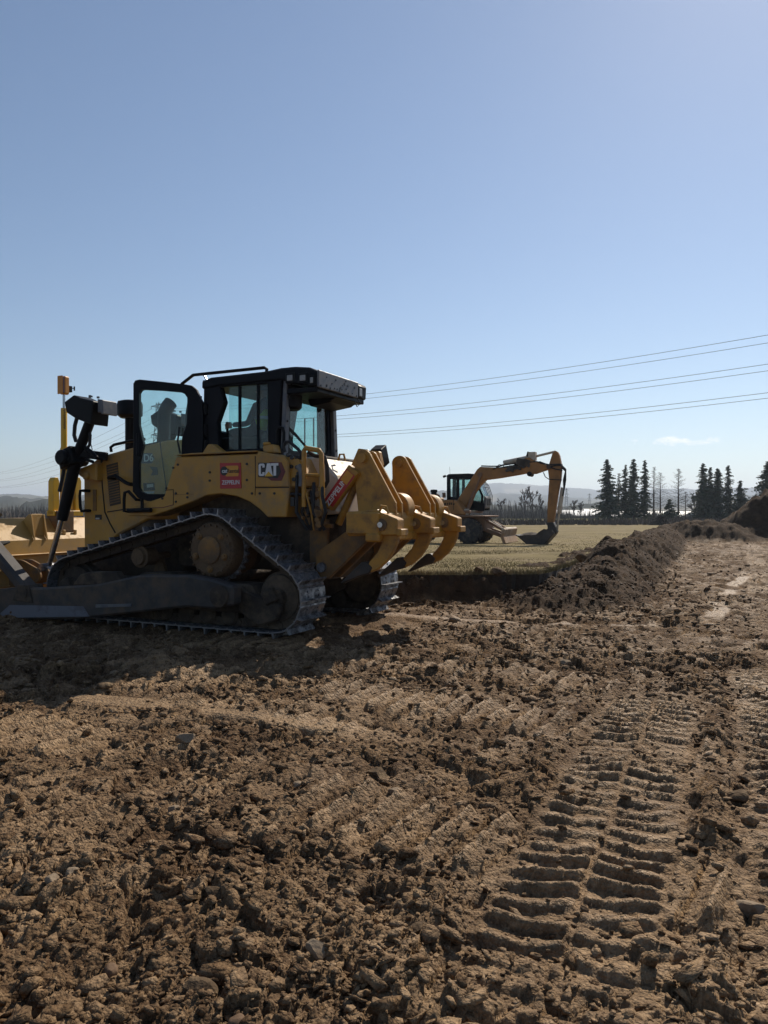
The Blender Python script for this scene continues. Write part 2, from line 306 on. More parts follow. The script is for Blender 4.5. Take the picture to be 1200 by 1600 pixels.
def soil(x, y, fine=True):
    """returns height and paleness (compacted, dried soil, plus painted-in sunlit print lips) of the stripped ground"""
    d, fx = edge_dist(x, y)
    wob = fbm(x*.9, y*.9, 3, 3)
    z = .05*fbm(x*.35, y*.35, 3, 1)+.03*wob
    rough = .75+.45*sst(-.35, .45, fbm(x*.55+3, y*.55, 3, 8)); pale = .35*sst(0, .6, fbm(x*.8, y*.8, 3, 21))+.28*sst(4.6, 3, y)*sst(-.6, .8, x)
    # wheel ruts with lug prints
    ridge = np.zeros_like(z); tin = np.zeros_like(z)
    for k, (P, Q) in enumerate(TYRE):
        u, s, L = seg_uv(x, y, P, Q); u = u+.03*vn(s*1.3, s*0, 40+k)-.015+.05*np.sin(s*.8+k)
        en = sst(0, .5, s)*(1-sst(L-1.2, L, s)); hw = .36
        inn = (1-sst(hw-.06, hw+.05, np.abs(u)))*en*(.7+.3*sst(-.35, .05, fbm(x*.9+7, y*.9, 2, 60+k)))
        ph = s/.14+.35*(u > 0)+.9*np.abs(u)-((np.abs(u)-.16)**2*9-.25)+.26*fbm(x*4, y*4, 3, 33)
        fq = (ph+.10*fbm(x*11, y*11, 2, 34)) % 1; pul = sst(0, .16, fq)*(1-sst(.2, .85, fq))
        gap = sst(-.01, .03, np.abs(u-.01))*(1-sst(hw-.10, hw, np.abs(u))); w2 = .55+.45*sst(-.4, .2, fbm(x*2.5, y*2.5, 2, 35))
        ridge = ridge+inn*(-.022+.044*pul*gap*w2); rough = rough*(1-.75*inn); pale = np.maximum(pale, inn*(.35+.6*pul*gap))
        tin = np.maximum(tin, inn); side = np.exp(-((np.abs(u)-hw-.10)/.08)**2)*en; ridge = ridge+.025*side*(.5+vn(s*4, u*0, 44+k))
    # crawler prints: thin crosswise bars, their sunlit lips painted in as pale colour
    for k, (P, Q, pit, st) in enumerate(GROUS):
        u, s, L = seg_uv(x, y, P, Q); en = sst(0, .4, s)*(1-sst(L-.5, L, s))
        inn = (1-sst(.26, .34, np.abs(u)))*en; keep = inn*st*sst(-.35, .15, fbm(x*1.1+5, y*1.1, 3, 70+k))
        fr = (s/pit+.10*fbm(x*2, y*2, 2, 77)) % 1-.5
        bar = np.exp(-(fr/.12)**2); flat = np.exp(-((fr-.22)/.16)**2)
        keep = keep*(1-tin); ridge = ridge+keep*(.055*bar-.030+.035*(fr+.5)); rough = rough*(1-.55*keep); pale = np.maximum(pale, keep*(.2+.75*bar+.35*flat))
    for k, (P, Q, hw) in enumerate(STRIP):
        u, s, L = seg_uv(x, y, P, Q); u = u+.06*np.sin(s*1.7+k)+.05*fbm(s*1.1, s*0+k, 2, 90)
        en = sst(0, .6, s)*(1-sst(L-.6, L, s))*(1-sst(hw*.7, hw*1.5, np.abs(u)))*sst(-.55, -.1, fbm(x*1.4, y*1.4, 3, 95+k))
        ridge = ridge-.02*en; rough = rough*(1-(.93 if k < 2 else .55)*en); pale = np.maximum(pale, .95*en)
    # turf cut and the windrow of topsoil beside the field
    fz = field_z(y); db = d+.10*fbm(x*2.2, y*2.2, 3, 51)+.16*fbm(x*.7, y*.7, 2, 52)
    wr = sst(1.2, 3.9, fx+.25*wob); hh = .36+.22*sst(14, 20, y)+.18*fbm(x*.45, y*.45, 2, 55)+.14*fbm(x*1.6, y*1.6, 3, 56)
    cut = fz*(.95-.12*sst(-.05, -.4, db))*(1-sst(.02, .36, db))*(1-wr)
    bw = sst(-.6, .6, db)*(1-sst(.75, 2.0, db)); berm = wr*np.maximum(bw*(hh+.12), fz*(1-sst(-.1, .9, db)))
    inside = sst(-1.5, -.8, db); up = np.maximum(cut, berm); ban = sst(.02, .1, up)
    # spoil heap on the right
    hx, hy = (x-22.8)/6.6, (y-41)/3.9; q = np.sqrt(hx*hx+hy*hy)+.13*fbm(x*.35, y*.35, 3, 66)
    q2 = np.hypot((x-17.3)/4.2, (y-39.5)/3.0)+.2*fbm(x*.5, y*.5, 3, 68); heap = np.maximum(3.1*(1-sst(.0, 1.0, q)), 1.05*(1-sst(.1, 1, q2)))*(1+.25*fbm(x*.7, y*.7, 4, 67)); up = np.maximum(up, heap); ban = np.maximum(ban, sst(.05, .3, heap))
    rough = np.maximum(rough, .95*ban); pale = pale*(1-.9*ban); z = z*(1-.5*ban)
    # soil pushed up ahead of the push arm, and under the dozer flattened
    z = z+up+ridge
    ex, ey = (x+4.9)/.8, (y-11.0)/.5; z = z+.30*np.exp(-(ex*ex+ey*ey))
    under = np.exp(-(((x+2.0)*.899-(y-10.7)*.438)/2.4)**4-(((x+2.0)*.438+(y-10.7)*.899)/1.5)**4)
    rough = rough*(1-.6*under); z = z*(1-.85*under)+.045*under
    if fine:
        wl = lambda size: 1-sst(.7, 1.2, y*.0136/size)
        c = .06*clod(x, y, .38, 101, .4)+.13*wl(.14)*clod(x, y, .14, 111, .5)+.22*wl(.07)*clod(x+.3, y, .07, 121, .6)
        bg_ = 1+.35*sst(4, 7, y); c = c+.32*bg_*plates(x, y, .30, 151, .40, .22); i1 = plates.id; c = c+.34*bg_*wl(.2)*plates(x+.7, y, .17, 161, .5, .16); i2 = plates.id
        pale = np.maximum(pale, (1-ban)*np.maximum(.55*sst(.78, .84, i2), .35*sst(.75, .8, i1))); c = c+.40*wl(.09)*plates(x, y+.3, .085, 163, .55, .16)+ban*(.40*clod(x, y, .5, 181, .5)+.30*plates(x, y, .3, 185, .6)+.25*sst(.3, 1, heap)*plates(x, y, .9, 187, .6))
        near = y < 4.5; cs = np.zeros_like(z)
        if near.any(): cs[near] = (1-sst(2.8, 4.5, y[near]))*(.22*clod(x[near], y[near], .036, 131, .7)+.34*plates(x[near], y[near], .045, 171, .6, .2))
        br = fbm(x*3.1, y*3.1, 4, 141, .6); z = z+rough*(c*.85+.028*br+.03*np.abs(fbm(x*1.3, y*1.3, 3, 144)))+np.maximum(rough, .3)*(1-.6*tin)*cs-.05*rough
    z = z-.10*sst(-.1, -.5, db)*(1-wr); z = np.where(inside < 1, z*inside+(fz-.30)*(1-inside), z)
    soil.top = np.maximum(ban, .8*sst(.6, 0., d)*(d > -1))
    return z, np.clip(pale, 0, 1), rough
# ------------------------------------------------------------------ stripped soil, one sheet finer towards the camera
def soil_material():
    m = bpy.data.materials.new('stripped_soil'); m.use_nodes = True; t = m.node_tree; b = t.nodes['Principled BSDF']; A = t.nodes.new; K = t.links.new
    co = A('ShaderNodeTexCoord'); at = A('ShaderNodeAttribute'); at.attribute_name = 'pale'
    def noise(s, d=6, r=.6):
        n = A('ShaderNodeTexNoise'); n.inputs['Scale'].default_value = s; n.inputs['Detail'].default_value = d; n.inputs['Roughness'].default_value = r
        K(co.outputs['Object'], n.inputs['Vector']); return n.outputs['Fac']
    def ramp(f, p0, p1, c0, c1):
        r = A('ShaderNodeValToRGB'); e = r.color_ramp.elements; e[0].position, e[1].position = p0, p1; e[0].color, e[1].color = (*c0, 1), (*c1, 1); K(f, r.inputs[0]); return r.outputs[0]
    def mixc(f, a, c):
        x = A('ShaderNodeMix'); x.data_type = 'RGBA'; K(f, x.inputs[0]); K(a, x.inputs[6]); K(c, x.inputs[7]); return x.outputs[2]
    moist = ramp(noise(9), .3, .7, (.046, .025, .0125), (.118, .068, .034)); dry = ramp(noise(16), .3, .7, (.20, .124, .062), (.41, .272, .150))
    f1 = ramp(noise(1.3, 5), .40, .66, (0,)*3, (1,)*3); f2 = ramp(noise(26, 4), .46, .62, (0,)*3, (1,)*3)
    ad = A('ShaderNodeMath'); ad.operation = 'MULTIPLY_ADD'; K(f1, ad.inputs[0]); ad.inputs[1].default_value = .36; 
    mu = A('ShaderNodeMath'); mu.operation = 'MULTIPLY'; K(f2, mu.inputs[0]); mu.inputs[1].default_value = .30; mu2 = A('ShaderNodeMath'); mu2.operation = 'MULTIPLY_ADD'; mu2.inputs[1].default_value = .46; mu2.inputs[2].default_value = -.30; ad2 = A('ShaderNodeMath'); ad2.operation = 'ADD'; K(mu.outputs[0], ad2.inputs[0]); K(mu2.outputs[0], ad2.inputs[1]); K(ad2.outputs[0], ad.inputs[2])
    mxm = A('ShaderNodeMath'); mxm.operation = 'ADD'; mxm.use_clamp = True; K(ad.outputs[0], mxm.inputs[0]); 
    mp_ = A('ShaderNodeMath'); mp_.operation = 'MULTIPLY'; mp_.inputs[1].default_value = .8; K(at.outputs['Fac'], mp_.inputs[0]); K(mp_.outputs[0], mxm.inputs[1])
    tp = A('ShaderNodeAttribute'); tp.attribute_name = 'top'; tn = A('ShaderNodeMath'); tn.operation = 'MULTIPLY'; tn.inputs[1].default_value = .9; K(tp.outputs['Fac'], tn.inputs[0])
    K(mixc(tn.outputs[0], mixc(mxm.outputs[0], moist, dry), ramp(noise(5), .35, .7, (.030, .018, .0095), (.088, .053, .030))), b.inputs['Base Color']); b.inputs['Specular IOR Level'].default_value = .13; rr_ = A('ShaderNodeMapRange'); K(at.outputs['Fac'], rr_.inputs[0]); rr_.inputs[3].default_value = .92; rr_.inputs[4].default_value = .45; K(rr_.outputs[0], b.inputs['Roughness'])
    def crumbs(s):
        v = A('ShaderNodeTexVoronoi'); v.inputs['Scale'].default_value = s; K(co.outputs['Object'], v.inputs['Vector']); return v
    v1, v2 = crumbs(38), crumbs(95); s1 = A('ShaderNodeMath'); s1.operation = 'MULTIPLY_ADD'; K(v1.outputs['Distance'], s1.inputs[0]); s1.inputs[1].default_value = -1.6; K(noise(70, 8, .72), s1.inputs[2])
    s2 = A('ShaderNodeMath'); s2.operation = 'MULTIPLY_ADD'; K(v2.outputs['Distance'], s2.inputs[0]); s2.inputs[1].default_value = -.8; K(s1.outputs[0], s2.inputs[2])
    bp = A('ShaderNodeBump'); bp.inputs['Strength'].default_value = 1; bp.inputs['Distance'].default_value = .009; K(s2.outputs[0], bp.inputs['Height']); K(bp.outputs[0], b.inputs['Normal'])
    sc_ = A('ShaderNodeSeparateColor'); K(v2.outputs['Color'], sc_.inputs[0]); K(sc_.outputs[0], mu2.inputs[0])
    return m
M['soil'] = soil_material()
def grid_faces(nr, nc):
    i = (np.arange(nr-1)[:, None]*nc+np.arange(nc-1)[None]).ravel(); return np.stack([i, i+1, i+nc+1, i+nc], 1)
def top_attr(me, v): a = me.attributes.new('top', 'FLOAT', 'POINT'); a.data.foreach_set('value', np.asarray(v, np.float32))
def soil_sheet(name, xx, yy):
    z, pale, _ = soil(xx.ravel(), yy.ravel())
    me = npmesh(name, np.stack([xx.ravel(), yy.ravel(), z], 1), grid_faces(*xx.shape))
    a = me.attributes.new('pale', 'FLOAT', 'POINT'); a.data.foreach_set('value', pale.astype(np.float32)); top_attr(me, soil.top)
    o = link(name, me, M['soil']); tag(o, 'churned brown soil with tyre ruts and crawler prints', kind='structure'); return o
ys = 1.45*np.exp(np.arange(0, math.log(52/1.45), .0034)); nc = 700
uu = np.linspace(-1, 1, nc); uu = .8*uu+.2*uu**3
yy = np.repeat(ys[:, None], nc, 1); xx = uu[None]*(yy*.68+1.3)
soil_sheet('soil_ground', xx, yy)
# the same ground beyond the fine sheet: behind and beside the camera, coarser and a little lower
g = np.linspace(-60, 60, 241); gy = np.linspace(-40, 62, 205); xx, yy = np.meshgrid(g, gy)
fine_in = (yy > 1.9) & (yy < 50) & (np.abs(xx) < yy*.68+.7)
z, pale, _ = soil(xx.ravel(), yy.ravel(), False)
z = z-np.where(fine_in.ravel(), .6, .01)
me = npmesh('soil_surroundings', np.stack([xx.ravel(), yy.ravel(), z], 1), grid_faces(*xx.shape)); link('soil_surroundings', me, M['soil'], smooth=True)['kind'] = 'structure'
# ------------------------------------------------------------------ loose clods (uncountable)
def ico(sub):
    bm = bmesh.new(); bmesh.ops.create_icosphere(bm, subdivisions=sub, radius=1); bm.verts.ensure_lookup_table()
    V = np.array([v.co[:] for v in bm.verts], np.float32); Fs = np.array([[v.index for v in f.verts] for f in bm.faces], np.int32); bm.free(); return V, Fs
ICO = {s: ico(s) for s in (1, 2)}
def lumps(px, py, size, sub, seed, sink=.35):
    V0, F0 = ICO[sub]; n = len(px); rg = np.random.default_rng(seed)
    z, pale, _ = soil(px, py)
    V = np.repeat(V0[None], n, 0)
    ax = rg.normal(size=(n, 5, 3)); ax /= np.linalg.norm(ax, axis=2, keepdims=True)
    for k in range(5):                          # flatten random sides: angular, broken shapes
        dt = np.einsum('nvc,nc->nv', V, ax[:, k]); cut = rg.uniform(.2, .7, (n, 1)); V = V-(np.maximum(dt-cut, 0)[..., None])*ax[:, k][:, None]
    V = V*(1+rg.uniform(-.25, .25, (n, len(V0), 1)))
    sc = rg.uniform(.6, 1.25, (n, 1, 3)); sc[..., 2] *= .55; sc[..., 0] *= rg.uniform(.9, 1.7, (n, 1)); V = V*sc
    an = rg.uniform(0, 6.283, n); ca, sa = np.cos(an)[:, None], np.sin(an)[:, None]; tl = rg.uniform(-.6, .6, n); ct, st = np.cos(tl)[:, None], np.sin(tl)[:, None]
    X, Y, Z = V[..., 0], V[..., 1], V[..., 2]; Y, Z = Y*ct-Z*st, Y*st+Z*ct; X, Y = X*ca-Y*sa, X*sa+Y*ca
    V = np.stack([X, Y, Z], 2)*size[:, None, None]
    top = soil.top; V += np.stack([px, py, z+size*(.55-sink)], 1)[:, None]
    Fs = (F0[None]+(np.arange(n)*len(V0))[:, None, None]).reshape(-1, 3)
    return V.reshape(-1, 3), Fs, np.repeat(np.clip(rg.normal(.25, .28, n)+.3*pale, 0, 1), len(V0)), np.repeat(top, len(V0))
def scatter(n, y0, y1, rg, lo, hi, power=2.0, margin=.9):
    """points over the ground with density falling off with distance; sizes follow a power law"""
    u = rg.random(n*3); y = y0*(y1/y0)**u; x = (rg.random(n*3)*2-1)*(y*.60+margin)
    d, _ = edge_dist(x, y); _, pale, rough = soil(x, y, False)
    patch = sst(-.5, .5, fbm(x*.8, y*.8, 3, 205)); ok = (d > .2) & (rg.random(n*3) < np.clip(rough-.1, .03, 1)*(.35+.65*patch))
    ok &= ~((np.abs((x+2.0)*.899-(y-10.7)*.438) < 2.4) & (np.abs((x+2.0)*.438+(y-10.7)*.899) < 1.45))
    x, y = x[ok][:n], y[ok][:n]; s = lo*(1-rg.random(len(x))*(1-(lo/hi)**power))**(-1/power); return x, y, s
rg = np.random.default_rng(5); parts = []
for n, y0, y1, lo, hi, pw, sub, seed in ((13000, 1.7, 5.5, .0045, .022, 2.0, 1, 1), (4200, 1.8, 7, .014, .042, 2.6, 1, 2), (700, 1.9, 11, .032, .07, 2.2, 1, 12), (13000, 4.5, 14, .012, .055, 2.3, 1, 3), (3500, 10, 40, .025, .09, 2.4, 1, 4)):
    x, y, s = scatter(n, y0, y1, rg, lo, hi, pw); parts.append(lumps(x, y, s, sub, seed))
# lumps on the windrow and along the turf cut
t = rg.random(1800); yb = 12.5*(42/12.5)**t; d0 = rg.uniform(-.3, 2.2, 1800); xb = np.interp(yb, EDGE[4:, 1], EDGE[4:, 0])+d0*1.05; s = .02*(1-rg.random(1800)*.95)**(-.42)
parts.append(lumps(xb, yb, np.minimum(s, .14), 1, 7))
xb = rg.uniform(-1.5, 3.0, 500); yb = 13.1-rg.random(500)**.6*.55; parts.append(lumps(xb, yb, .02*(1-rg.random(500)*.95)**(-.45), 1, 8))
off = 0; VV, FF, PP, TT = [], [], [], []
for V, Fs, p, q in parts: VV.append(V); FF.append(Fs+off); PP.append(p); TT.append(q); off += len(V)
me = npmesh('soil_clods', np.concatenate(VV), np.concatenate(FF)); a = me.attributes.new('pale', 'FLOAT', 'POINT'); a.data.foreach_set('value', np.concatenate(PP).astype(np.float32)); top_attr(me, np.concatenate(TT))
tag(link('soil_clods', me, M['soil']), 'loose crumbs and clods of brown soil strewn over the ground', 'soil clods', kind='stuff')
# a few larger stones and clods one can point at
def gpt(px, py, z=0.0):
    y = (CAM_H-z)*FPX/(py-800); return (px-600)/FPX*y, y
M['stone'] = mat('pale_stone', (.27, .205, .14), .85, var=.25, scale=9, dirt=(.13, .085, .05), dirt_amt=.6, dirt_scale=9, bump=.5, bscale=30, spec=.1)
M['clod'] = mat('dark_clod', (.12, .082, .05), .95, var=.4, scale=9, dirt=(.24, .17, .1), dirt_amt=.5, dirt_scale=8, bump=.8, bscale=30, spec=.08)
M['cobble'] = mat('brown_cobble', (.16, .10, .06), .8, var=.3, scale=14, bump=.3, bscale=40, spec=.15)
STONES = [ # px, py, radius in pixels, flatness, material, name, label
 (592, 1196, 22, .55, 'clod', 'soil_clod', 'dark upright slab of soil standing in the churned ground behind a pale flat stone'),
 (620, 1222, 15, .6, 'stone', 'stone', 'pale angular stone beside the dark upright soil slab'),
 (466, 1206, 14, .45, 'stone', 'stone', 'narrow pale stone splinter on crumbly soil below the smooth strip'),
 (290, 1157, 16, .7, 'stone', 'stone', 'pale pointed stone just below the smooth soil strip'),
 (270, 1240, 13, .6, 'stone', 'stone', 'small tan stone among brown clods left of the crawler prints'),
 (370, 1568, 17, .75, 'cobble', 'stone', 'smooth reddish brown cobble half sunk in the soil'),
 (172, 1475, 15, .8, 'cobble', 'stone', 'round dark brown pebble casting a short shadow'),
 (312, 1515, 26, .7, 'clod', 'soil_clod', 'large crumbly soil clod near the reddish cobble'),
 (82, 1366, 15, .55, 'stone', 'stone', 'tan flat stone beside a second pale one'),
 (112, 1357, 13, .6, 'stone', 'stone', 'pale rounded stone touching the tan flat stone'),
 (495, 1472, 21, .6, 'stone', 'stone', 'tan angular stone in front of a dark crack in the soil'),
 (333, 1372, 18, .65, 'clod', 'soil_clod', 'dark blocky clod lying alone on fine crumbs'),
 (162, 1066, 15, .4, 'clod', 'soil_clod', 'flat clod at the rim of the bulldozer shadow'),
 (652, 1430, 20, .5, 'clod', 'soil_clod', 'flat slab of pressed soil lying beside the deep tyre rut'),
 (1175, 1400, 26, .5, 'stone', 'stone', 'pale angular slab lying right of the tyre rut'),
 (1150, 1228, 24, .5, 'clod', 'soil_clod', 'broad brown slab of soil between the two tyre ruts'),
 (885, 1022, 12, .5, 'stone', 'stone', 'small pale stone on dark soil before the windrow'),
 (988, 1012, 12, .5, 'stone', 'stone', 'pale flat stone before the windrow, larger than its small pale neighbour'),
 ((3.72, 14.3, .62), 0, .13, .8, 'clod', 'soil_clod', 'dark round lump of earth perched on the windrow top'),
 ((1.66, 13.25, .46), 0, .13, .6, 'clod', 'turf_clod', 'torn dark turf clod on the lip of the field, beside a wider one'),
 ((2.02, 13.2, .44), 0, .17, .5, 'clod', 'turf_clod', 'wide ragged turf clod on the lip of the field behind the bulldozer ripper'),
]
for i, (px, py, rp, fl, mk, nm, lab) in enumerate(STONES):
    if py == 0: x, y, ze_ = px; r = rp
    else: x, y = gpt(px, py, .03); r = rp*y/FPX
    rg2 = random.Random(100+i); bm = bmesh.new(); bmesh.ops.create_icosphere(bm, subdivisions=3, radius=1)
    ax = [Vector((rg2.gauss(0, 1), rg2.gauss(0, 1), rg2.gauss(0, 1))).normalized() for _ in range(9)]; cu_ = [rg2.uniform(.45, .85) for _ in ax]
    if mk == 'cobble': cu_ = [c+.25 for c in cu_]
    sx_, sy_ = rg2.uniform(.85, 1.2), rg2.uniform(.7, 1.0)
    for v in bm.verts:
        for a_, c_ in zip(ax, cu_):
            q = v.co.dot(a_)-c_
            if q > 0: v.co -= a_*q
        n_ = float(fbm(np.array([v.co.x*2.5+i]), np.array([v.co.y*2.5+v.co.z*1.7]), 3, 9)[0]); v.co *= 1+.10*n_
        v.co = Vector((v.co.x*sx_, v.co.y*sy_, v.co.z*fl))*r
    me = bpy.data.meshes.new(nm); bm.to_mesh(me); bm.free()
    o = link(nm, me, M[mk], smooth=(mk == 'cobble')); zz = float(soil(np.array([x]), np.array([y]))[0][0])
    o.location = (x, y, zz+r*fl*.30 if py else max(zz, ze_)+r*fl*.2); o.rotation_euler = (rg2.uniform(-.3, .3), rg2.uniform(-.3, .3), rg2.uniform(0, 6)); tag(o, lab, 'stone' if nm == 'stone' else 'clod')
# ------------------------------------------------------------------ the field: dry short grass
def field_material():
    m = mat('dry_grass_field', (.19, .148, .064), .95, var=.25, scale=.35, dirt=(.23, .175, .095), dirt_amt=.55, dirt_scale=.8, bump=.9, bscale=14, spec=.1); return m
M['field'] = field_material(); M['grass'] = mat('grass_blades', (.19, .160, .078), .9, var=.3, scale=1.2, dirt=(.28, .215, .12), dirt_amt=.55, dirt_scale=2, spec=.15)
ex = np.concatenate([np.linspace(-400, -12, 30)[:-1], np.linspace(-12, 30, 500)[:-1], np.linspace(30, 400, 30)])
ey = np.interp(ex, EDGE[:, 0], EDGE[:, 1])+.20*fbm(ex*1.6, ex*0, 4, 301)+.09*fbm(ex*9, ex*0, 2, 302)
tt = np.linspace(0, 1, 90)**2.4; yy = ey[None]+(170-ey)[None]*tt[:, None]; xx = np.repeat(ex[None], len(tt), 0)
zz = field_z(yy)+.03*fbm(xx*.4, yy*.4, 3, 305)*sst(0, 3, yy-ey[None])
lip = np.stack([ex, ey+.05+.05*fbm(ex*6, ex*0, 3, 303), zz[0]-.45], 1); V = np.concatenate([lip, np.stack([xx.ravel(), yy.ravel(), zz.ravel()], 1)])
me = npmesh('field', V, grid_faces(len(tt)+1, len(ex))); o = link('field', me, M['field'], smooth=True); o['kind'] = 'structure'; me.materials.append(M['soilcake']); mi_ = np.zeros(len(me.polygons), np.int32); mi_[:len(ex)-1] = 1; me.polygons.foreach_set('material_index', mi_); sm_ = mi_ == 0; me.polygons.foreach_set('use_smooth', sm_)
def blades(n, xs, ysn, hgt, wid, seed):
    rg = np.random.default_rng(seed); z = field_z(ysn); h = hgt*rg.uniform(.5, 1.3, n); an = rg.uniform(0, 6.283, n); le = h*rg.uniform(.1, .9, n); la = rg.uniform(0, 6.283, n)
    bx, by = np.cos(an)*wid/2, np.sin(an)*wid/2
    A = np.stack([xs-bx, ysn-by, z-.01], 1); B = np.stack([xs+bx, ysn+by, z-.01], 1); C = np.stack([xs+le*np.cos(la), ysn+le*np.sin(la), z+h], 1)
    return np.stack([A, B, C], 1).reshape(-1, 3)
def in_field(x, y): return edge_dist(x, y)[0] < -.02
VB = []
for n, y0, y1, hg, wd, sd_ in ((70000, 12.9, 24, .022, .012, 1), (20000, 22, 50, .025, .025, 2)):
    rg = np.random.default_rng(sd_); y = y0*(y1/y0)**rg.random(n); x = (rg.random(n)*1.15-.42)*y; ok = in_field(x, y) & (x < np.interp(y, EDGE[4:, 1], EDGE[4:, 0]))
    x, y = x[ok], y[ok]; VB.append(blades(len(x), x, y, hg*(1+.6*sst(0, .5, fbm(x*.5, y*.5, 2, 310))), wd, sd_+9))
xs = np.random.default_rng(4).uniform(-3, 11, 9000); e = np.interp(xs, ex, ey)+np.abs(np.random.default_rng(5).normal(0, .10, 9000)); VB.append(blades(9000, xs, e, .09, .012, 44))
V = np.concatenate(VB); tag(link('field_grass', npmesh('field_grass', V, np.arange(len(V)).reshape(-1, 3)), M['grass']), 'short dry olive grass covering the field', 'grass', kind='stuff')
# ------------------------------------------------------------------ far country: valley and hills
def far_z(r, az):
    px = 600+FPX*np.tan(az)                     # bearing expressed as picture column, only to shape the skyline
    n1 = fbm(az*14, r*.0006, 4, 401); z = np.interp(r, [150, 260, 420, 800], [-.25, -1.2, -3, -4])
    lowr = np.interp(px, [-900, 0, 130, 420, 640, 780, 1000, 1300, 2000], [20, 18, 18, 16, 10, 6, 10, 14, 20])*(1+.25*n1)
    z = z+lowr*sst(700, 1500, r)*(1-.35*sst(1500, 2100, r))
    midr = np.interp(px, [-900, 0, 300, 560, 690, 800, 900, 1200, 2000], [60, 55, 50, 62, 74, 62, 42, 48, 70])*(1+.10*n1)
    z = np.maximum(z, midr*sst(1700, 2900, r))
    hi = np.interp(px, [-900, -200, 0, 300, 560, 690, 780, 850, 930, 1200, 1500, 2200], [80, 80, 76, 80, 94, 118, 168, 150, 122, 118, 125, 150])*(1+.05*fbm(az*30, r*0, 3, 404))
    z = np.maximum(z, hi*sst(3000, 4600, r)); return z
az = np.linspace(rad(-80), rad(80), 800); rr = np.concatenate([np.geomspace(150, 900, 26)[:-1], np.linspace(900, 5600, 90)])
R_, A_ = np.meshgrid(rr, az, indexing='ij'); Z = far_z(R_, A_)
fw = sst(.38, .62, vn(A_*17+40, R_*.0016, 411)); fw = np.where(R_ > 3800, np.maximum(fw, sst(.3, .4, vn(A_*40, R_*.001, 413))), fw)
Z = Z+fw*(R_ > 650)*(3+7*vn(A_*R_/22, R_/130, 5)+5*vn(A_*R_/7, R_/90, 6))
me = npmesh('hills', np.stack([R_.ravel()*np.sin(A_.ravel()), R_.ravel()*np.cos(A_.ravel()), Z.ravel()], 1), grid_faces(*R_.shape))
a = me.attributes.new('wood', 'FLOAT', 'POINT'); a.data.foreach_set('value', fw.ravel().astype(np.float32))
m = bpy.data.materials.new('hill_country'); m.use_nodes = True; t = m.node_tree; b = t.nodes['Principled BSDF']; at = t.nodes.new('ShaderNodeAttribute'); at.attribute_name = 'wood'
co = t.nodes.new('ShaderNodeTexCoord'); vo = t.nodes.new('ShaderNodeTexVoronoi'); vo.inputs['Scale'].default_value = .0035; t.links.new(co.outputs['Object'], vo.inputs['Vector'])
rp = t.nodes.new('ShaderNodeValToRGB'); e_ = rp.color_ramp; e_.interpolation = 'CONSTANT'; e_.elements[0].color = (.11, .095, .055, 1); e_.elements[1].position = .45; e_.elements[1].color = (.20, .165, .10, 1)
q_ = e_.elements.new(.7); q_.color = (.11, .105, .06, 1); sp = t.nodes.new('ShaderNodeSeparateColor'); t.links.new(vo.outputs['Color'], sp.inputs[0]); t.links.new(sp.outputs[0], rp.inputs[0])
mx = t.nodes.new('ShaderNodeMix'); mx.data_type = 'RGBA'; t.links.new(at.outputs['Fac'], mx.inputs[0]); t.links.new(rp.outputs[0], mx.inputs[6]); mx.inputs[7].default_value = (.048, .052, .042, 1)
t.links.new(mx.outputs[2], b.inputs['Base Color']); b.inputs['Roughness'].default_value = 1; b.inputs['Specular IOR Level'].default_value = 0
link('hills', me, m)['kind'] = 'structure'
# ground all round to the horizon, well below the rest
me = npmesh('ground', [(-9000, -9000, -6), (9000, -9000, -6), (9000, 9000, -6), (-9000, 9000, -6)], [(0, 1, 2, 3)]); link('ground', me, M['field'])['kind'] = 'structure'
# ------------------------------------------------------------------ bulldozer
DA = rad(26); DO = Vector((-2.085, 10.73, 0)); DF = Vector((-math.cos(DA), math.sin(DA), 0)); DL = Vector((-math.sin(DA), -math.cos(DA), 0))
def S(px, py, ly):
    """photo pixel -> (x, z) on the bulldozer's lengthwise plane y = ly"""
    dx = (px-600)/FPX; t = (ly+DO.x*DL.x+DO.y*DL.y)/(dx*DL.x+DL.y); X, Y = dx*t-DO.x, t-DO.y
    return (X*DF.x+Y*DF.y, CAM_H-(py-800)/FPX*t)
def R(px, py, lx):
    """photo pixel -> (y, z) on the bulldozer's crosswise plane x = lx"""
    dx = (px-600)/FPX; t = (lx+DO.x*DF.x+DO.y*DF.y)/(dx*DF.x+DF.y); X, Y = dx*t-DO.x, t-DO.y
    return (X*DL.x+Y*DL.y, CAM_H-(py-800)/FPX*t)
def SS(P, ly): return [S(a, b, ly) for a, b in P]
def P3(px, py, ly): x, z = S(px, py, ly); return (x, ly, z)
dz = empty('bulldozer', DO, math.pi-DA)
tag(dz, 'yellow tracked bulldozer with open cab door, front blade and three-shank rear ripper', 'bulldozer')
def D(mb, name, mk, parent=None, bevel=0, smooth=False, label=None):
    o = mb.build(name, M[mk], parent or dz, bevel, smooth)
    if label: o['label'] = label
    return o
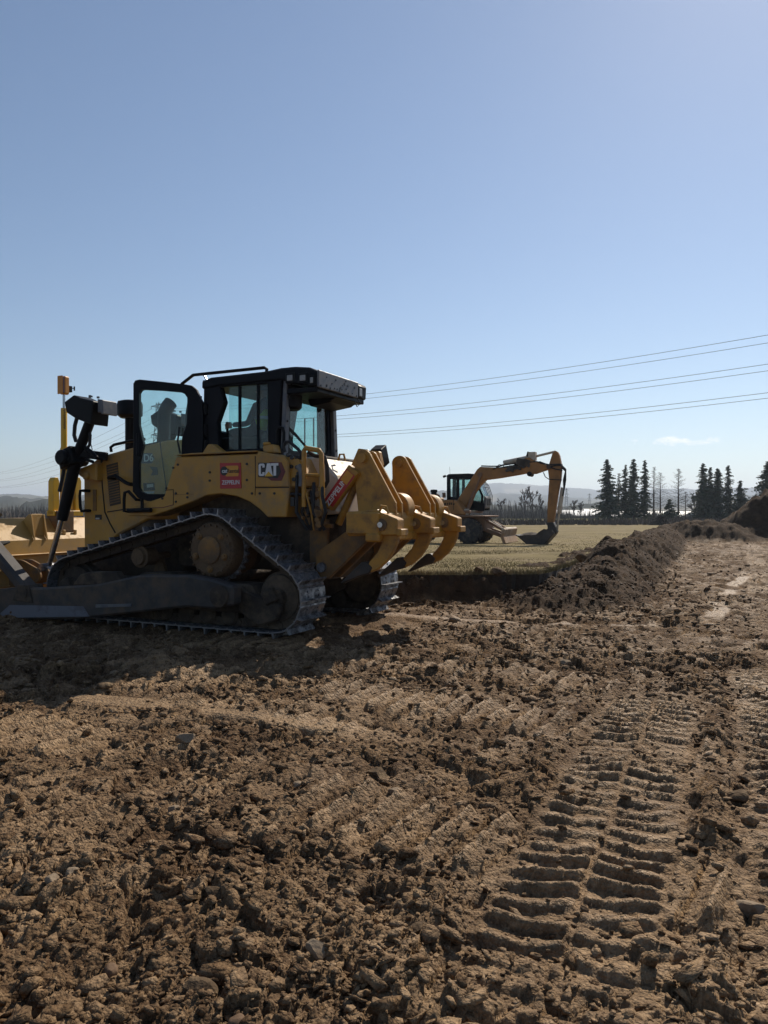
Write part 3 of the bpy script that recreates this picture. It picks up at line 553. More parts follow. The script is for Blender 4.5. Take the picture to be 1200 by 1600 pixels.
# --- tracks
CIRC = [((-1.50, .475), .395), ((-.57, 1.03), .44), ((1.86, .475), .395)]
pts = np.array([(c[0]+r*math.cos(t), c[1]+r*math.sin(t)) for c, r in CIRC for t in np.linspace(0, 2*math.pi, 181)[:-1]])
def hull(P):
    P = sorted(map(tuple, P))
    def half(Q):
        h = []
        for p in Q:
            while len(h) > 1 and (h[-1][0]-h[-2][0])*(p[1]-h[-2][1])-(h[-1][1]-h[-2][1])*(p[0]-h[-2][0]) <= 0: h.pop()
            h.append(p)
        return h[:-1]
    return half(P)+half(P[::-1])
HP = np.array(hull(pts)); HP = np.vstack([HP, HP[:1]]); sl = np.concatenate([[0], np.cumsum(np.hypot(*np.diff(HP, axis=0).T))])
NSH = round(sl[-1]/.203)
def on_track(s): s = s % sl[-1]; return Vector((np.interp(s, sl, HP[:, 0]), np.interp(s, sl, HP[:, 1])))
sm = MB()   # a shoe: plate with curled edges, one tall grouser bar and bolt heads; local x along travel, z outwards
SWID = .56
sm.prism([(-.100, -.012), (-.085, 0), (.085, 0), (.100, -.018), (.103, -.010), (.09, .014), (.062, .016), (.052, .088), (.040, .088), (.034, .016), (-.085, .014), (-.104, .002)], -SWID/2, SWID/2)
for bx in (-.05, .01):
    for by in (-.12, .12): sm.cyl((bx, by, .014), (bx, by, .03), .014, n=6)
shoe_me = sm.mesh('track_shoe'); shoe_me.materials.append(M['steel']); shoe_me.materials.append(M['edge'])
for p_ in shoe_me.polygons:
    if len(p_.vertices) == 12: p_.material_index = 1
def side_assembly(sgn):
    y0 = sgn*1.05
    tk = MB()                               # the chain of links the shoes are bolted to
    for i in range(NSH):
        a, b = on_track(i*sl[-1]/NSH), on_track((i+1)*sl[-1]/NSH); d = (b-a).normalized(); nrm = Vector((d.y, -d.x))
        for off in (-.095, .095):
            q0, q1 = a-nrm*.066-d*.02, b-nrm*.066+d*.02
            tk.bar((q0.x, y0+off, q0.y), (q1.x, y0+off, q1.y), .045, .105, up=(0, 1, 0)) if False else tk.obox(((q0.x+q1.x)/2, y0+off, (q0.y+q1.y)/2), ((q1-q0).length, .045, .10), Matrix(((d.x, 0, nrm.x), (0, 1, 0), (d.y, 0, nrm.y))))
        p = a-nrm*.066; tk.cyl((p.x, y0-.13, p.y), (p.x, y0+.13, p.y), .036, n=8)
    tr = D(tk, 'track', 'frame')
    for i in range(NSH):
        s0 = (i+.5+.31)*sl[-1]/NSH; a, b = on_track(s0-.08), on_track(s0+.08); m_ = (a+b)/2; d = (b-a).normalized(); nrm = Vector((d.y, -d.x))
        o = bpy.data.objects.new('track_shoe', shoe_me); COL.objects.link(o); o.parent = tr
        o.matrix_local = Matrix(((d.x, 0, nrm.x, m_.x), (0, 1, 0, y0), (d.y, 0, nrm.y, m_.y), (0, 0, 0, 1)))
    # roller frame with rollers and idlers
    f = MB(); f.prism([(-1.30, .40), (-1.15, .62), (1.35, .62), (1.55, .53), (1.78, .53), (1.78, .40), (1.45, .27), (-1.05, .27)], y0-.21, y0+.21)
    f.prism([(-.05, .60), (.12, .72), (.62, .70), (.75, .60)], y0-.19, y0+.19); f.prism([(-1.62, .40), (-1.2, .52), (-1.0, .60), (-1.0, .30), (-1.30, .14), (-1.55, .22)], y0+sgn*.17, y0+sgn*.26)
    tf = D(f, 'track_frame', 'frame', bevel=.02)
    if False: g_ = MB(); g_.prism([(-1.1, .16), (1.5, .16), (1.45, .29), (-1.05, .29)], y0+sgn*.14, y0+sgn*.20); D(g_, 'rock_guard', 'frame', tf, .01)
    for cx in (-1.50, 1.86):
        q = MB().lathe((cx, y0, .475), (0, sgn, 0), [(.02, -.14), (.27, -.14), (.285, -.06), (.315, -.06), (.315, .06), (.285, .06), (.27, .13), (.12, .14), (.10, .20), (.02, .20)], 40); D(q, 'idler', 'frame', tf, smooth=True)
        k = MB().obox((cx+.05, y0+sgn*.24, .50), (.17, .09, .17), Matrix.Rotation(rad(28), 3, 'Y')); D(k, 'idler_block', 'frame', tf, .015)
    for i in range(8):
        cx = -1.12+i*.345
        q = MB().lathe((cx, y0, .225), (0, 1, 0), [(.02, -.16), (.10, -.16), (.13, -.13), (.13, -.06), (.095, -.05), (.095, .05), (.13, .06), (.13, .13), (.10, .16), (.02, .16)], 16); D(q, 'roller', 'frame', tf, smooth=True)
    q = MB().lathe((.73, y0-sgn*.02, .905), (0, sgn, 0), [(.02, -.12), (.12, -.12), (.12, .08), (.145, .08), (.145, .11), (.115, .12), (.105, .16), (.02, .165)], 24).cyl((.73, y0-sgn*.1, .905), (.73, y0-sgn*.45, .905), .05)
    q.prism([(.62, .62), (.70, .92), (.76, .92), (.86, .62)], y0-sgn*.34, y0-sgn*.28); D(q, 'carrier_roller', 'hub', tf, smooth=True)
    # sprocket and final drive
    q = MB(); cx, cz = CIRC[1][0]; n = 25; P = []
    for i in range(n):
        for dt, r in ((-.30, .365), (-.16, .40), (.16, .40), (.30, .365)): t_ = 2*math.pi*(i+dt)/n; P.append((cx+r*math.cos(t_), cz+r*math.sin(t_)))
    q.prism(P, y0-.035, y0+.035); sp_ = D(q, 'sprocket', 'steel', bevel=.006)
    yo = y0+sgn*.30
    q = MB().lathe((cx, y0-sgn*.3, cz), (0, sgn, 0), [(.05, 0), (.33, 0), (.35, .10), (.35, .38), (.345, .50), (.325, .53), (.305, .535), (.30, .55), (.02, .56)], 48); D(q, 'final_drive_hub', 'hub', sp_, .008, True)
    q = MB().lathe((cx, yo-sgn*.05, cz), (0, sgn, 0), [(.17, 0), (.17, .03), (.155, .04), (.02, .045)], 36)
    for t_ in (45, 135, 200, 270, 340): q.lathe((cx+.235*math.cos(rad(t_)), yo-sgn*.05, cz+.235*math.sin(rad(t_))), (0, sgn, 0), [(.045, 0), (.045, .02), (.03, .022), (.03, .04), (.01, .042)], 14)
    D(q, 'hub_cover', 'rustyel', sp_, .004, True)
    for i in range(20): t_ = 2*math.pi*i/20; D(MB().cyl((cx+.31*math.cos(t_), yo-sgn*.055, cz+.31*math.sin(t_)), (cx+.31*math.cos(t_), yo-sgn*.03, cz+.31*math.sin(t_)), .014, n=6), 'hub_bolt', 'hub', sp_)
    # soil packed between chain and frame
side_assembly(1); side_assembly(-1)
# --- push arms outside the tracks
for sgn in (1, -1):
    Y = 1.47*sgn; A_ = 1.47
    P = SS([(340, 905), (372, 915), (372, 945), (340, 950), (300, 947), (130, 966), (40, 967), (-60, 968), (-60, 925), (20, 918), (70, 918), (160, 912), (225, 898), (300, 898)], A_)
    arm = D(MB().prism(P, Y-.09*sgn, Y+.10*sgn), 'push_arm', 'greyarm', bevel=.025)
    D(MB().prism(SS([(150, 962), (20, 964), (10, 958), (26, 944), (140, 946)], A_), Y+.10*sgn, Y+.112*sgn), 'wear_plate', 'greyplate', arm, .004)
    D(MB().prism(SS([(118, 914), (130, 897), (145, 893), (185, 893), (192, 905), (185, 912)], A_), Y-.07*sgn, Y+.05*sgn), 'arm_bracket', 'frame', arm, .01)
    D(MB().lathe((S(352, 930, A_)[0], Y+.09*sgn, S(352, 930, A_)[1]), (0, sgn, 0), [(.13, 0), (.13, .04), (.10, .05), (.02, .055)], 20), 'trunnion_cap', 'frame', arm, smooth=True)
    D(MB().prism(SS([(160, 948), (215, 946), (215, 942), (160, 943)], A_), Y+.10*sgn, Y+.115*sgn), 'weld_strip', 'grey', arm)
    # diagonal brace from the arm up to the blade
    b0, b1 = P3(48, 924, A_), P3(-50, 818, A_); b0, b1 = (b0[0], Y, b0[2]), (b1[0], Y-.1*sgn, b1[2])
    br = D(MB().bar(b0, b1, .17, .23, up=(0, 1, 0)), 'blade_brace', 'greyarm', bevel=.04)
    D(MB().cyl((b0[0], Y-.13, b0[2]), (b0[0], Y+.13, b0[2]), .085), 'brace_pin', 'frame', br, smooth=True)
    D(MB().prism([(b0[0]+.22, b0[2]-.12), (b0[0]-.18, b0[2]-.14), (b0[0]-.1, b0[2]+.1), (b0[0]+.1, b0[2]+.1)], Y-.12, Y-.095).prism([(b0[0]+.22, b0[2]-.12), (b0[0]-.18, b0[2]-.14), (b0[0]-.1, b0[2]+.1), (b0[0]+.1, b0[2]+.1)], Y+.095, Y+.12), 'brace_lug', 'frame', arm, .008)
# --- blade
prof = [(3.42, .14), (3.36, .40), (3.36, .62), (3.345, .63), (3.37, .84), (3.355, .85), (3.38, 1.07), (3.66, 1.40), (3.72, 1.41), (3.56, 1.12), (3.50, .75), (3.55, .40), (3.72, .10), (3.66, .06)]
bl = D(MB().prism(prof, -1.75, 1.75), 'blade', 'blade', bevel=.012)
for z_ in (.40, .63, .85): D(MB().box(3.325, 3.372, -1.72, 1.72, z_-.012, z_+.012), 'stiffener', 'blade', bl, .008)
for sgn in (1, -1): D(MB().prism([(3.34, .05), (3.34, 1.05), (3.66, 1.42), (3.95, 1.36), (3.78, .9), (3.8, .4), (3.98, .02)], sgn*1.74, sgn*1.80), 'end_plate', 'blade', bl, .01)
D(MB().box(3.68, 3.76, -1.8, 1.8, .02, .22), 'cutting_edge', 'steel', bl, .01)
for yy_ in (R(55, 830, 3.5)[0], -R(55, 830, 3.5)[0]-.4):      # upright lugs on the sloping top
    D(MB().prism([(3.36, 1.06), (3.63, 1.37), (3.50, 1.46), (3.44, 1.46)], yy_-.13, yy_-.10).prism([(3.36, 1.06), (3.63, 1.37), (3.50, 1.46), (3.44, 1.46)], yy_+.10, yy_+.13).prism([(3.42, 1.13), (3.60, 1.34), (3.53, 1.47), (3.45, 1.47)], yy_-.10, yy_+.10), 'lifting_lug', 'blade', bl, .006)
q = MB(); yy_ = R(100, 830, 3.5)[0]        # box that carries the mast
D(q.box(3.46, 3.70, yy_-.17, yy_+.17, 1.17, 1.52), 'mast_box', 'rustyel', bl, .01)
for dy in (-.17, .05): D(MB().obox((3.44, yy_+dy, 1.17), (.03, .05, .08)), 'weld_tab', 'blade', bl, .005)
for sgn in (1, -1):                          # clevis lugs for the lift rods
    yr = .98*sgn; D(MB().prism(rpoly([(3.42, .30), (3.42, .78), (3.10, .80), (2.72, .66), (2.68, .52), (2.95, .36)], .08), yr-.10, yr-.06).prism(rpoly([(3.42, .30), (3.42, .78), (3.10, .80), (2.72, .66), (2.68, .52), (2.95, .36)], .08), yr+.06, yr+.10), 'lift_lug', 'rustyel', bl, .008)
D(MB().tube([(3.30, 1.12, 1.06), (3.28, 1.3, 1.03), (3.27, 1.5, .97), (3.27, 1.72, .86)], [.02, .05, .06, .06], 8), 'hose_guard', 'seam', bl, smooth=True)
D(MB().tube([(3.40+.28*t_, 1.72-.75*t_, 1.12+.34*t_+.02*math.sin(60*t_)) for t_ in np.linspace(0, 1, 40)], .022, 6), 'weld_seam', 'rustyel', bl)
# --- positioning mast on the blade
ym = R(100, 700, 3.58)[0]; X0 = 3.58
U = [R(a, b, X0) for a, b in [(79, 804), (79, 752), (82, 746), (87, 746), (89, 752), (89, 800), (114, 800), (114, 752), (117, 746), (121, 746), (123.5, 752), (123.5, 804)]]
ma = D(MB().prism(U, X0-.06, X0+.06, 'x'), 'mast_bracket', 'mast', bevel=.008)
D(MB().prism([R(a, b, X0) for a, b in [(79, 806), (79, 798), (124, 798), (124, 806)]], X0-.09, X0+.09, 'x'), 'bracket_foot', 'mast', ma, .006)
D(MB().box(X0-.03, X0+.03, ym-.16, ym+.06, 1.55, 1.98), 'bracket_plate', 'mast', ma, .004)
D(MB().cyl((X0, ym, 1.5), (X0, ym, 2.55), .06, n=20).cyl((X0, ym, 2.5), (X0, ym, R(100, 638, X0)[1]), .05, n=20), 'mast_tube', 'mast', smooth=True)
zt = R(100, 638, X0)[1]; zr = R(100, 588, X0)[1]
D(MB().cyl((X0, ym, zt-.05), (X0, ym, zr-.1), .024), 'mast_rod', 'bright', smooth=True)
rcv = D(MB().prism(rpoly([(X0-.06, zr-.30), (X0+.06, zr-.30), (X0+.06, zr), (X0-.06, zr)], .03), ym-.06, ym+.03), 'receiver', 'orange', bevel=.012)
D(MB().box(X0-.055, X0+.055, ym+.03, ym+.07, zr-.28, zr-.02), 'receiver_lens', 'redglass', rcv, .006); D(MB().box(X0-.06, X0+.06, ym+.07, ym+.085, zr-.30, zr), 'receiver_cap', 'orange', rcv, .01)
D(MB().obox((X0-.02, ym-.08, zr-.2), (.07, .08, .10)).cyl((X0, ym-.12, zr-.17), (X0, ym-.21, zr-.17), .007).cyl((X0, ym-.21, zr-.205), (X0, ym-.21, zr-.135), .012), 'clamp_knob', 'black', rcv)
D(MB().tube([(X0-.07+.016*math.cos(1.9*i), ym+.05+.016*math.sin(1.9*i), zr-.33-i*.012) if i > 18 else (X0-.05, ym+.045+.0*i, zr-.30-i*.013) for i in range(46)], .006, 5), 'coiled_cable', 'rubber', rcv)
# --- lift cylinders with the front lamps on their heads
for sgn in (1, -1):
    y = .86*sgn; A_ = .86
    def q3(px, py): x, z = S(px, py, A_); return (x, y, z)
    lc = D(MB().cyl(q3(142, 655), q3(112, 735), .072, n=20).cyl(q3(118, 720), q3(97, 812), .088, .078, n=20), 'lift_cylinder', 'black', smooth=True)
    D(MB().cyl(q3(100, 800), q3(76, 884), .042, n=16), 'cylinder_rod', 'bright', lc, smooth=True)
    e_ = q3(75, 886); D(MB().cyl((e_[0], y-.12, e_[2]), (e_[0], y+.12, e_[2]), .06), 'rod_pin', 'steel', lc, smooth=True)
    # lamp housing
    hx0, hz0 = S(139, 640, A_); T = Matrix.Rotation(rad(6), 3, 'Y')
    box = [(-.20, -.24), (-.24, .09), (.02, .15), (.14, .20), (.33, .11), (.29, -.04), (.10, -.14)]
    lb = D(MB().prism([(hx0+a, hz0+b) for a, b in box], y-.17, y+.15), 'lamp_housing', 'black', lc, .012)
    D(MB().box(hx0-.39, hx0-.27, y-.14, y+.10, hz0-.07, hz0+.10).prism([(hx0-.39, hz0+.10), (hx0-.28, hz0+.12), (hx0-.36, hz0-.10), (hx0-.40, hz0-.10)], y-.15, y+.12), 'lamp', 'grey', lc, .01)
    D(MB().cyl((hx0-.1, y+.05, hz0+.165), (hx0-.1, y+.05, hz0+.185), .02, n=8).cyl((hx0-.18, y, hz0+.15), (hx0-.18, y, hz0+.175), .02, n=8).cyl((hx0-.02, y, hz0+.17), (hx0-.02, y, hz0+.205), .02, n=8), 'lamp_bolts', 'grey', lc)
    D(MB().tube([q3(121, 650), q3(117, 665), q3(116, 680), q3(119, 690)], .028, 8), 'lamp_hose', 'rubber', lc, smooth=True)
    D(MB().tube([q3(137, 668), q3(141, 680), q3(140, 695), q3(133, 705)], .022, 8), 'lamp_cable', 'rubber', lc, smooth=True)
    D(MB().tube([q3(141, 690), q3(144, 702), q3(142, 712)], .006, 6), 'thin_cable', 'rubber', lc)
    t0 = q3(112, 716); D(MB().obox((t0[0]-.02, y, t0[2]), (.30, .30, .26), Matrix.Rotation(rad(20), 3, 'Y')).cyl((t0[0], y-.25*sgn, t0[2]), (t0[0], y+.22*sgn, t0[2]), .11, n=20), 'trunnion', 'black', lc, .02, True)
    a0, a1 = q3(120, 708), q3(150, 712); D(MB().bar(a0, (a1[0], y-.2*sgn, a1[2]), .12, .12).tube([q3(132, 698), q3(145, 708), q3(152, 716)], .03).tube([q3(127, 725), q3(135, 718), q3(146, 722)], .025), 'trunnion_yoke', 'black', lc, .02)
    D(MB().tube([q3(103, 712), q3(99, 740), q3(96, 755), q3(93, 768)], .028, 8), 'lift_hose', 'rubber', lc, smooth=True)
# --- engine hood
HY = .60
HO = [(130, 737), (135, 730), (152, 716), (160, 712), (212, 698), (260, 688), (318, 685), (318, 810), (230, 812), (185, 835), (131, 882)]
hood = D(MB().prism(SS(HO, HY), -HY, HY), 'hood', 'yellow', bevel=.022)
def strip(P, w_, y0, y1, name, mk, parent):
    mb = MB()
    for (a, b), (c, d_) in zip(P[:-1], P[1:]): p, q = S(a, b, HY), S(c, d_, HY); mb.bar((p[0], (y0+y1)/2, p[1]), (q[0], (y0+y1)/2, q[1]), w_, abs(y1-y0), up=(0, 1, 0)) if False else mb.obox(((p[0]+q[0])/2, (y0+y1)/2, (p[1]+q[1])/2), (math.hypot(q[0]-p[0], q[1]-p[1])+w_*.6, abs(y1-y0), w_), Matrix.Rotation(-math.atan2(q[1]-p[1], q[0]-p[0]), 3, 'Y'))
    return D(mb, name, mk, parent)
strip([(158, 713), (160, 760), (164, 800), (172, 818), (180, 832)], .022, HY-.01, HY+.004, 'panel_seam', 'seam', hood)
strip([(168, 800), (200, 795)], .016, HY-.01, HY+.004, 'panel_seam', 'seam', hood); strip([(213, 698), (250, 690), (262, 777)], .014, HY-.01, HY+.004, 'panel_seam', 'seam', hood)
D(MB().prism(SS([(166, 727), (184, 722), (189, 787), (172, 791)], HY), HY-.02, HY+.006), 'radiator_grille', 'grille', hood, .004)
gm = MB(); c0 = SS([(166, 727), (184, 722), (189, 787), (172, 791)], HY)
for i in range(1, 16):
    t_ = i/16; a = [c0[0][k]*(1-t_)+c0[3][k]*t_ for k in (0, 1)]; b = [c0[1][k]*(1-t_)+c0[2][k]*t_ for k in (0, 1)]; gm.obox(((a[0]+b[0])/2, HY+.009, (a[1]+b[1])/2), (abs(a[0]-b[0]), .008, .014), Matrix.Rotation(-math.atan2(b[1]-a[1], b[0]-a[0]), 3, 'Y'))
D(gm, 'grille_louvres', 'rustyel', hood)
D(MB().prism(SS([(121, 733), (133, 729), (152, 722), (152, 752), (132, 748), (123, 742)], HY+.1), HY-.25, HY+.12).cyl((S(146, 744, HY)[0], HY+.1, S(146, 744, HY)[1]), (S(146, 744, HY)[0], HY+.17, S(146, 744, HY)[1]), .06), 'trunnion_support', 'yellow', hood, .02)
def loop(P, r, y, out, name, mk, parent):
    """a bent-tube handle standing `out` off plane y, P in photo pixels"""
    Q = [S(a, b, y) for a, b in P]; L_ = [(Q[0][0], y-.01, Q[0][1])]+[(x, y+out, z) for x, z in Q]+[(Q[-1][0], y-.01, Q[-1][1])]
    return D(MB().tube(L_, r, 8), name, mk, parent, smooth=True)
loop([(140, 767), (134, 767), (133, 775), (134, 793), (136, 799), (141, 798)], .022, HY, .10, 'grab_handle', 'black', hood)
D(MB().prism(SS([(146, 765), (151, 765), (151, 798), (146, 798)], HY), HY, HY+.012), 'cover_strip', 'rustyel', hood)
D(MB().prism(SS([(149, 804), (159, 804), (159, 812), (149, 812)], HY), HY, HY+.006), 'maker_plate', 'ink', hood); D(MB().prism(SS([(150, 809), (156, 809), (156, 811.5), (150, 811.5)], HY), HY+.006, HY+.009), 'plate_print', 'paper', hood)
loop([(180, 747), (190, 744), (207, 755), (212, 757)], .028, HY, .12, 'latch_handle', 'black', hood)
D(MB().tube([P3(174, 706, .45), P3(173, 699, .45), P3(178, 695, .45), P3(200, 690, .45), P3(226, 686, .45)], .022, 8), 'hood_rail', 'black', hood, smooth=True)
for px, py in ((155, 729), (160, 720)): x, z = S(px, py, HY); D(MB().cyl((x, HY, z), (x, HY+.012, z), .016, n=8), 'bolt', 'ink', hood)
# decals on the hood side
def flat_text(s, size, px, py, y, mk, name, parent, depth=.003, bold=.0, rot=0, sxy=(1, 1)):
    me = text_mesh(s, size, depth, 0, bold); me.materials.clear(); o = link(name, me, M[mk], parent); x, z = S(px, py, y)
    o.matrix_local = Matrix.Translation((x, y, z)) @ Matrix(((-1, 0, 0, 0), (0, 0, 1, 0), (0, 1, 0, 0), (0, 0, 0, 1))) @ Matrix.Rotation(rot, 4, 'Z') @ Matrix.Diagonal((*sxy, 1, 1)); return o
D(MB().prism(SS([(221, 708), (237, 708), (242, 716), (237, 724), (221, 724)], HY), HY, HY+.005), 'model_badge', 'grey', hood)
flat_text('D6', .145, 232, 716, HY+.007, 'white', 'model_lettering', hood, bold=.0015)
D(MB().prism(SS([(234, 729), (246, 730), (247, 742), (236, 743), (239, 736)], HY), HY, HY+.005), 'warning_decal', 'ink', hood)
D(MB().prism(SS([(224, 755), (241, 754), (242, 766), (225, 767)], HY), HY, HY+.005), 'sticker', 'ink', hood); D(MB().prism(SS([(230, 757), (240, 756), (240, 761), (230, 762)], HY), HY+.005, HY+.008), 'sticker_print', 'paper', hood)
D(MB().prism(SS([(225, 768), (241, 767.5), (241, 771), (225, 772)], HY), HY, HY+.005), 'sticker_strip', 'paper', hood)
# exhaust stack and intake
ex_ = [P3(256, 692, .12), P3(256, 660, .12), P3(257, 645, .12), P3(262, 635, .12), P3(267, 629, .12)]
D(MB().tube(ex_, [.092, .092, .096, .10, .10], 24, False), 'exhaust_stack', 'black', smooth=True)
it = P3(203, 640, .1); ik = D(MB().lathe((it[0], .1, it[2]-.13), (0, 0, 1), [(.14, 0), (.185, .04), (.19, .20), (.175, .25), (.10, .27), (.02, .275)], 24), 'intake_cap', 'black', smooth=True)
D(MB().cyl((it[0], .1, it[2]-.12), (it[0], .1, 2.38), .07).cyl((it[0]-.12, .1, it[2]-.12), (it[0]-.12, .1, 2.38), .035), 'intake_pipe', 'black', ik, smooth=True)
# --- fender with fuel-tank panel over the track
FY = .95
FP = [(275, 714), (402, 709), (402, 705), (443, 712), (450, 722), (452, 760), (447, 808), (418, 808), (406, 796), (390, 784), (370, 775.5), (345, 771.5), (322, 774), (300, 784), (262, 798), (235, 806.5), (200, 806.5), (200, 795), (256, 776)]
fen = D(MB().prism(SS(FP, FY), .60, FY), 'fender', 'yellow', bevel=.012)
fen2 = D(MB().prism([(x, z) for x, z in SS(FP, FY)], -FY, -.60), 'fender', 'yellow', bevel=.012)
D(MB().prism(SS([(272, 712), (402, 706), (402, 704), (300, 708)], FY), .58, FY+.02), 'fender_ledge', 'yellow', fen, .006)
def strip2(P, w_, name, mk, parent, y=FY):
    mb = MB()
    for (a, b), (c, d_) in zip(P[:-1], P[1:]):
        p, q = S(a, b, y), S(c, d_, y); mb.obox(((p[0]+q[0])/2, y-.002, (p[1]+q[1])/2), (math.hypot(q[0]-p[0], q[1]-p[1])+w_*.5, .012, w_), Matrix.Rotation(-math.atan2(q[1]-p[1], q[0]-p[0]), 3, 'Y'))
    return D(mb, name, mk, parent)
tp = SS([(400, 714), (405, 709), (443, 713.5), (450, 722), (451, 760), (400, 760.5)], FY)
D(MB().prism(tp, FY, FY+.012), 'tank_cover', 'yellow', fen, .006)
strip2([(451, 761.5), (399.5, 762), (399, 713)], .013, 'panel_seam', 'seam', fen); strip2([(399, 762), (398.5, 774)], .006, 'panel_seam', 'seam', fen)
strip2([(258, 766), (271, 765), (271, 789)], .008, 'panel_seam', 'seam', fen); strip2([(272, 773), (302, 772)], .006, 'panel_seam', 'rustyel', fen); strip2([(200, 795), (255, 793), (270, 789)], .010, 'panel_seam', 'darkred', fen)
for px, py in ((278, 726), (271, 731), (260, 763), (254, 779), (328, 738), (328, 751), (386, 725), (386, 750), (275, 771), (293, 771), (293, 777), (275, 784), (394, 771), (406, 771), (429, 771)):
    x, z = S(px, py, FY); D(MB().cyl((x, FY-.005, z), (x, FY+.010, z), .016, n=10), 'bolt', 'ink', fen)
D(MB().prism(SS([(454, 777), (460, 777), (460, 791), (454, 791)], FY-.04), FY-.06, FY-.035), 'vent', 'ink', fen)
loop([(218, 781), (206, 768+0), (200, 770), (199, 780), (199, 799)], .022, FY, .06, 'step_rail', 'black', fen); D(MB().tube([P3(200, 798, FY+.05), P3(222, 797, FY+.05), P3(236, 797, FY+.05)], .03, 8).tube([P3(222, 797, FY+.05), P3(222, 780, FY+.05)], .022, 8), 'step', 'black', fen)
D(MB().prism(SS([(316, 710), (326, 694), (333, 694), (352, 709)], .80), .70, .82), 'cab_mount', 'yellow', fen, .01)
D(MB().prism(SS([(413, 708), (411, 697), (427, 694), (431, 707)], .86), .72, .88).cyl(P3(417, 696, .8), P3(417, 691, .8), .05), 'filler_neck', 'yellow', fen, .012)
# maker's badge: hexagon behind white letters with a yellow wedge
BY = FY+.012
D(MB().prism(SS([(421, 722), (440, 722.5), (446, 737), (440, 751), (424, 751), (418, 746)], BY), BY, BY+.004), 'badge_hexagon', 'darkred', fen)
D(MB().prism(SS([(404, 723), (435, 723.5), (439.5, 737), (434, 747), (404, 745.5)], BY), BY+.004, BY+.007), 'badge_shadow', 'ink', fen)
bx, bz = S(404, 745, BY); sx_ = (S(404, 745, BY)[0]-S(436, 745, BY)[0])/30; sz_ = (S(404, 723.5, BY)[1]-bz)/20
def letter(P, name): return D(MB().prism([(bx-sx_*a, bz+sz_*b) for a, b in P], BY+.007, BY+.011), name, 'white', fen)
letter([(9.5, 13.2), (9.5, 17), (8, 19), (2.5, 19), (.8, 17), (.8, 3), (2.5, 1), (8, 1), (9.5, 3), (9.5, 6.5), (6.4, 6.5), (6.4, 4), (4, 4), (4, 16), (6.4, 16), (6.4, 13.2)], 'badge_letter')
letter([(9.8, 1), (13.2, 19), (18, 19), (21.5, 1), (19.8, 2.5), (15.6, 7.5), (11.4, 2.5)], 'badge_letter'); letter([(18.8, 19), (29.6, 19), (29.6, 15.4), (26.4, 15.4), (26.4, 1), (22.6, 1), (22.6, 15.4), (18.8, 15.4)], 'badge_letter')
D(MB().prism([(bx-sx_*a, bz+sz_*b) for a, b in [(9.6, .2), (15.6, 7.2), (21.8, .2)]], BY+.007, BY+.0125), 'badge_wedge', 'mast', fen)
# rental sign
sg = D(MB().prism(SS([(344, 723.5), (376.5, 723), (377.5, 763), (344.5, 763.5)], FY), FY, FY+.008), 'rental_sign', 'red', label='red rental sign with orange patch and white lettering')
D(MB().prism(rpoly(SS([(353, 728), (373, 727.5), (373.5, 744), (353, 744.5)], FY), .02), FY+.008, FY+.011), 'sign_patch', 'orangedecal', sg)
x, z = S(351, 736, FY); D(MB().cyl((x, FY+.008, z), (x, FY+.013, z), .058, n=24), 'sign_disc', 'ink', sg)
flat_text('cat', .07, 351, 736, FY+.015, 'white', 'sign_lettering', sg, .002, .001); flat_text('Rental', .075, 364, 736, FY+.013, 'ink', 'sign_lettering', sg, .002, .0005); flat_text('ZEPPELIN', .066, 360.5, 754, FY+.010, 'white', 'sign_lettering', sg, .002, .0005, 0, (1, 1.15))
# rear tank, cab base and transmission case
D(MB().prism([(-1.40, 2.20), (-1.72, 2.20), (-1.98, 1.93), (-2.0, 1.48), (-1.40, 1.44)], -.80, .62), 'fuel_tank', 'sunlit_dust', bevel=.03)  # cream colour paints in sunlight on the rear face, along with dust
D(MB().prism([(-1.40, 2.19), (-1.60, 2.17), (-1.72, 1.95), (-1.72, 1.80), (-1.40, 1.80)], .60, .90), 'hydraulic_tank', 'yellow', bevel=.02)
D(MB().box(-1.75, .55, -.60, .60, .75, 2.21), 'main_frame', 'frame', bevel=.02); D(MB().prism([(.5, .55), (2.3, .55), (2.3, 1.3), (.5, 1.9)], -.55, .55), 'engine_frame', 'frame', bevel=.02)  # main frame's dark tone stands in for shade below the fender
D(MB().cyl((-.57, -1.0, 1.03), (-.57, 1.0, 1.03), .30, n=24), 'axle_housing', 'frame', smooth=True); D(MB().cyl((.1, -1.2, .6), (.1, 1.2, .6), .10, n=16), 'pivot_shaft', 'frame', smooth=True)
D(MB().prism([(-1.40, 1.44), (-1.95, 1.44), (-2.0, .95), (-1.8, .65), (-1.40, .62)], -.5, .5), 'rear_case', 'frame', bevel=.03)
# valves, lines and hoses behind the fender
hv = MB(); rg3 = random.Random(3)
for i in range(26): x = rg3.uniform(-1.95, -1.55); z = rg3.uniform(1.30, 1.82); y = rg3.uniform(.55, .86); hv.obox((x, y, z), (rg3.uniform(.03, .11), .07, rg3.uniform(.03, .10)), Matrix.Rotation(rg3.uniform(-.5, .5), 3, 'Y'))
for i in range(10): x = rg3.uniform(-1.95, -1.6); z = rg3.uniform(1.35, 1.8); hv.cyl((x, .8, z), (x, .93, z), rg3.uniform(.02, .045), n=10)
vb = D(hv, 'valve_block', 'rustyel', bevel=.006)
for i in range(9):
    x = -1.58-.045*i; y = rg3.uniform(.8, .92); P = [(x, y, 1.85+rg3.uniform(-.1, .1)), (x-.03, y+.05, 1.7), (x-rg3.uniform(-.05, .1), y+.04, 1.5), (x-rg3.uniform(-.05, .15), y-.02, 1.28)]; D(MB().tube(P, rg3.choice((.012, .018, .022)), 7), 'hydraulic_hose', rg3.choice(('rubber', 'ripper', 'rubber')), vb, smooth=True)
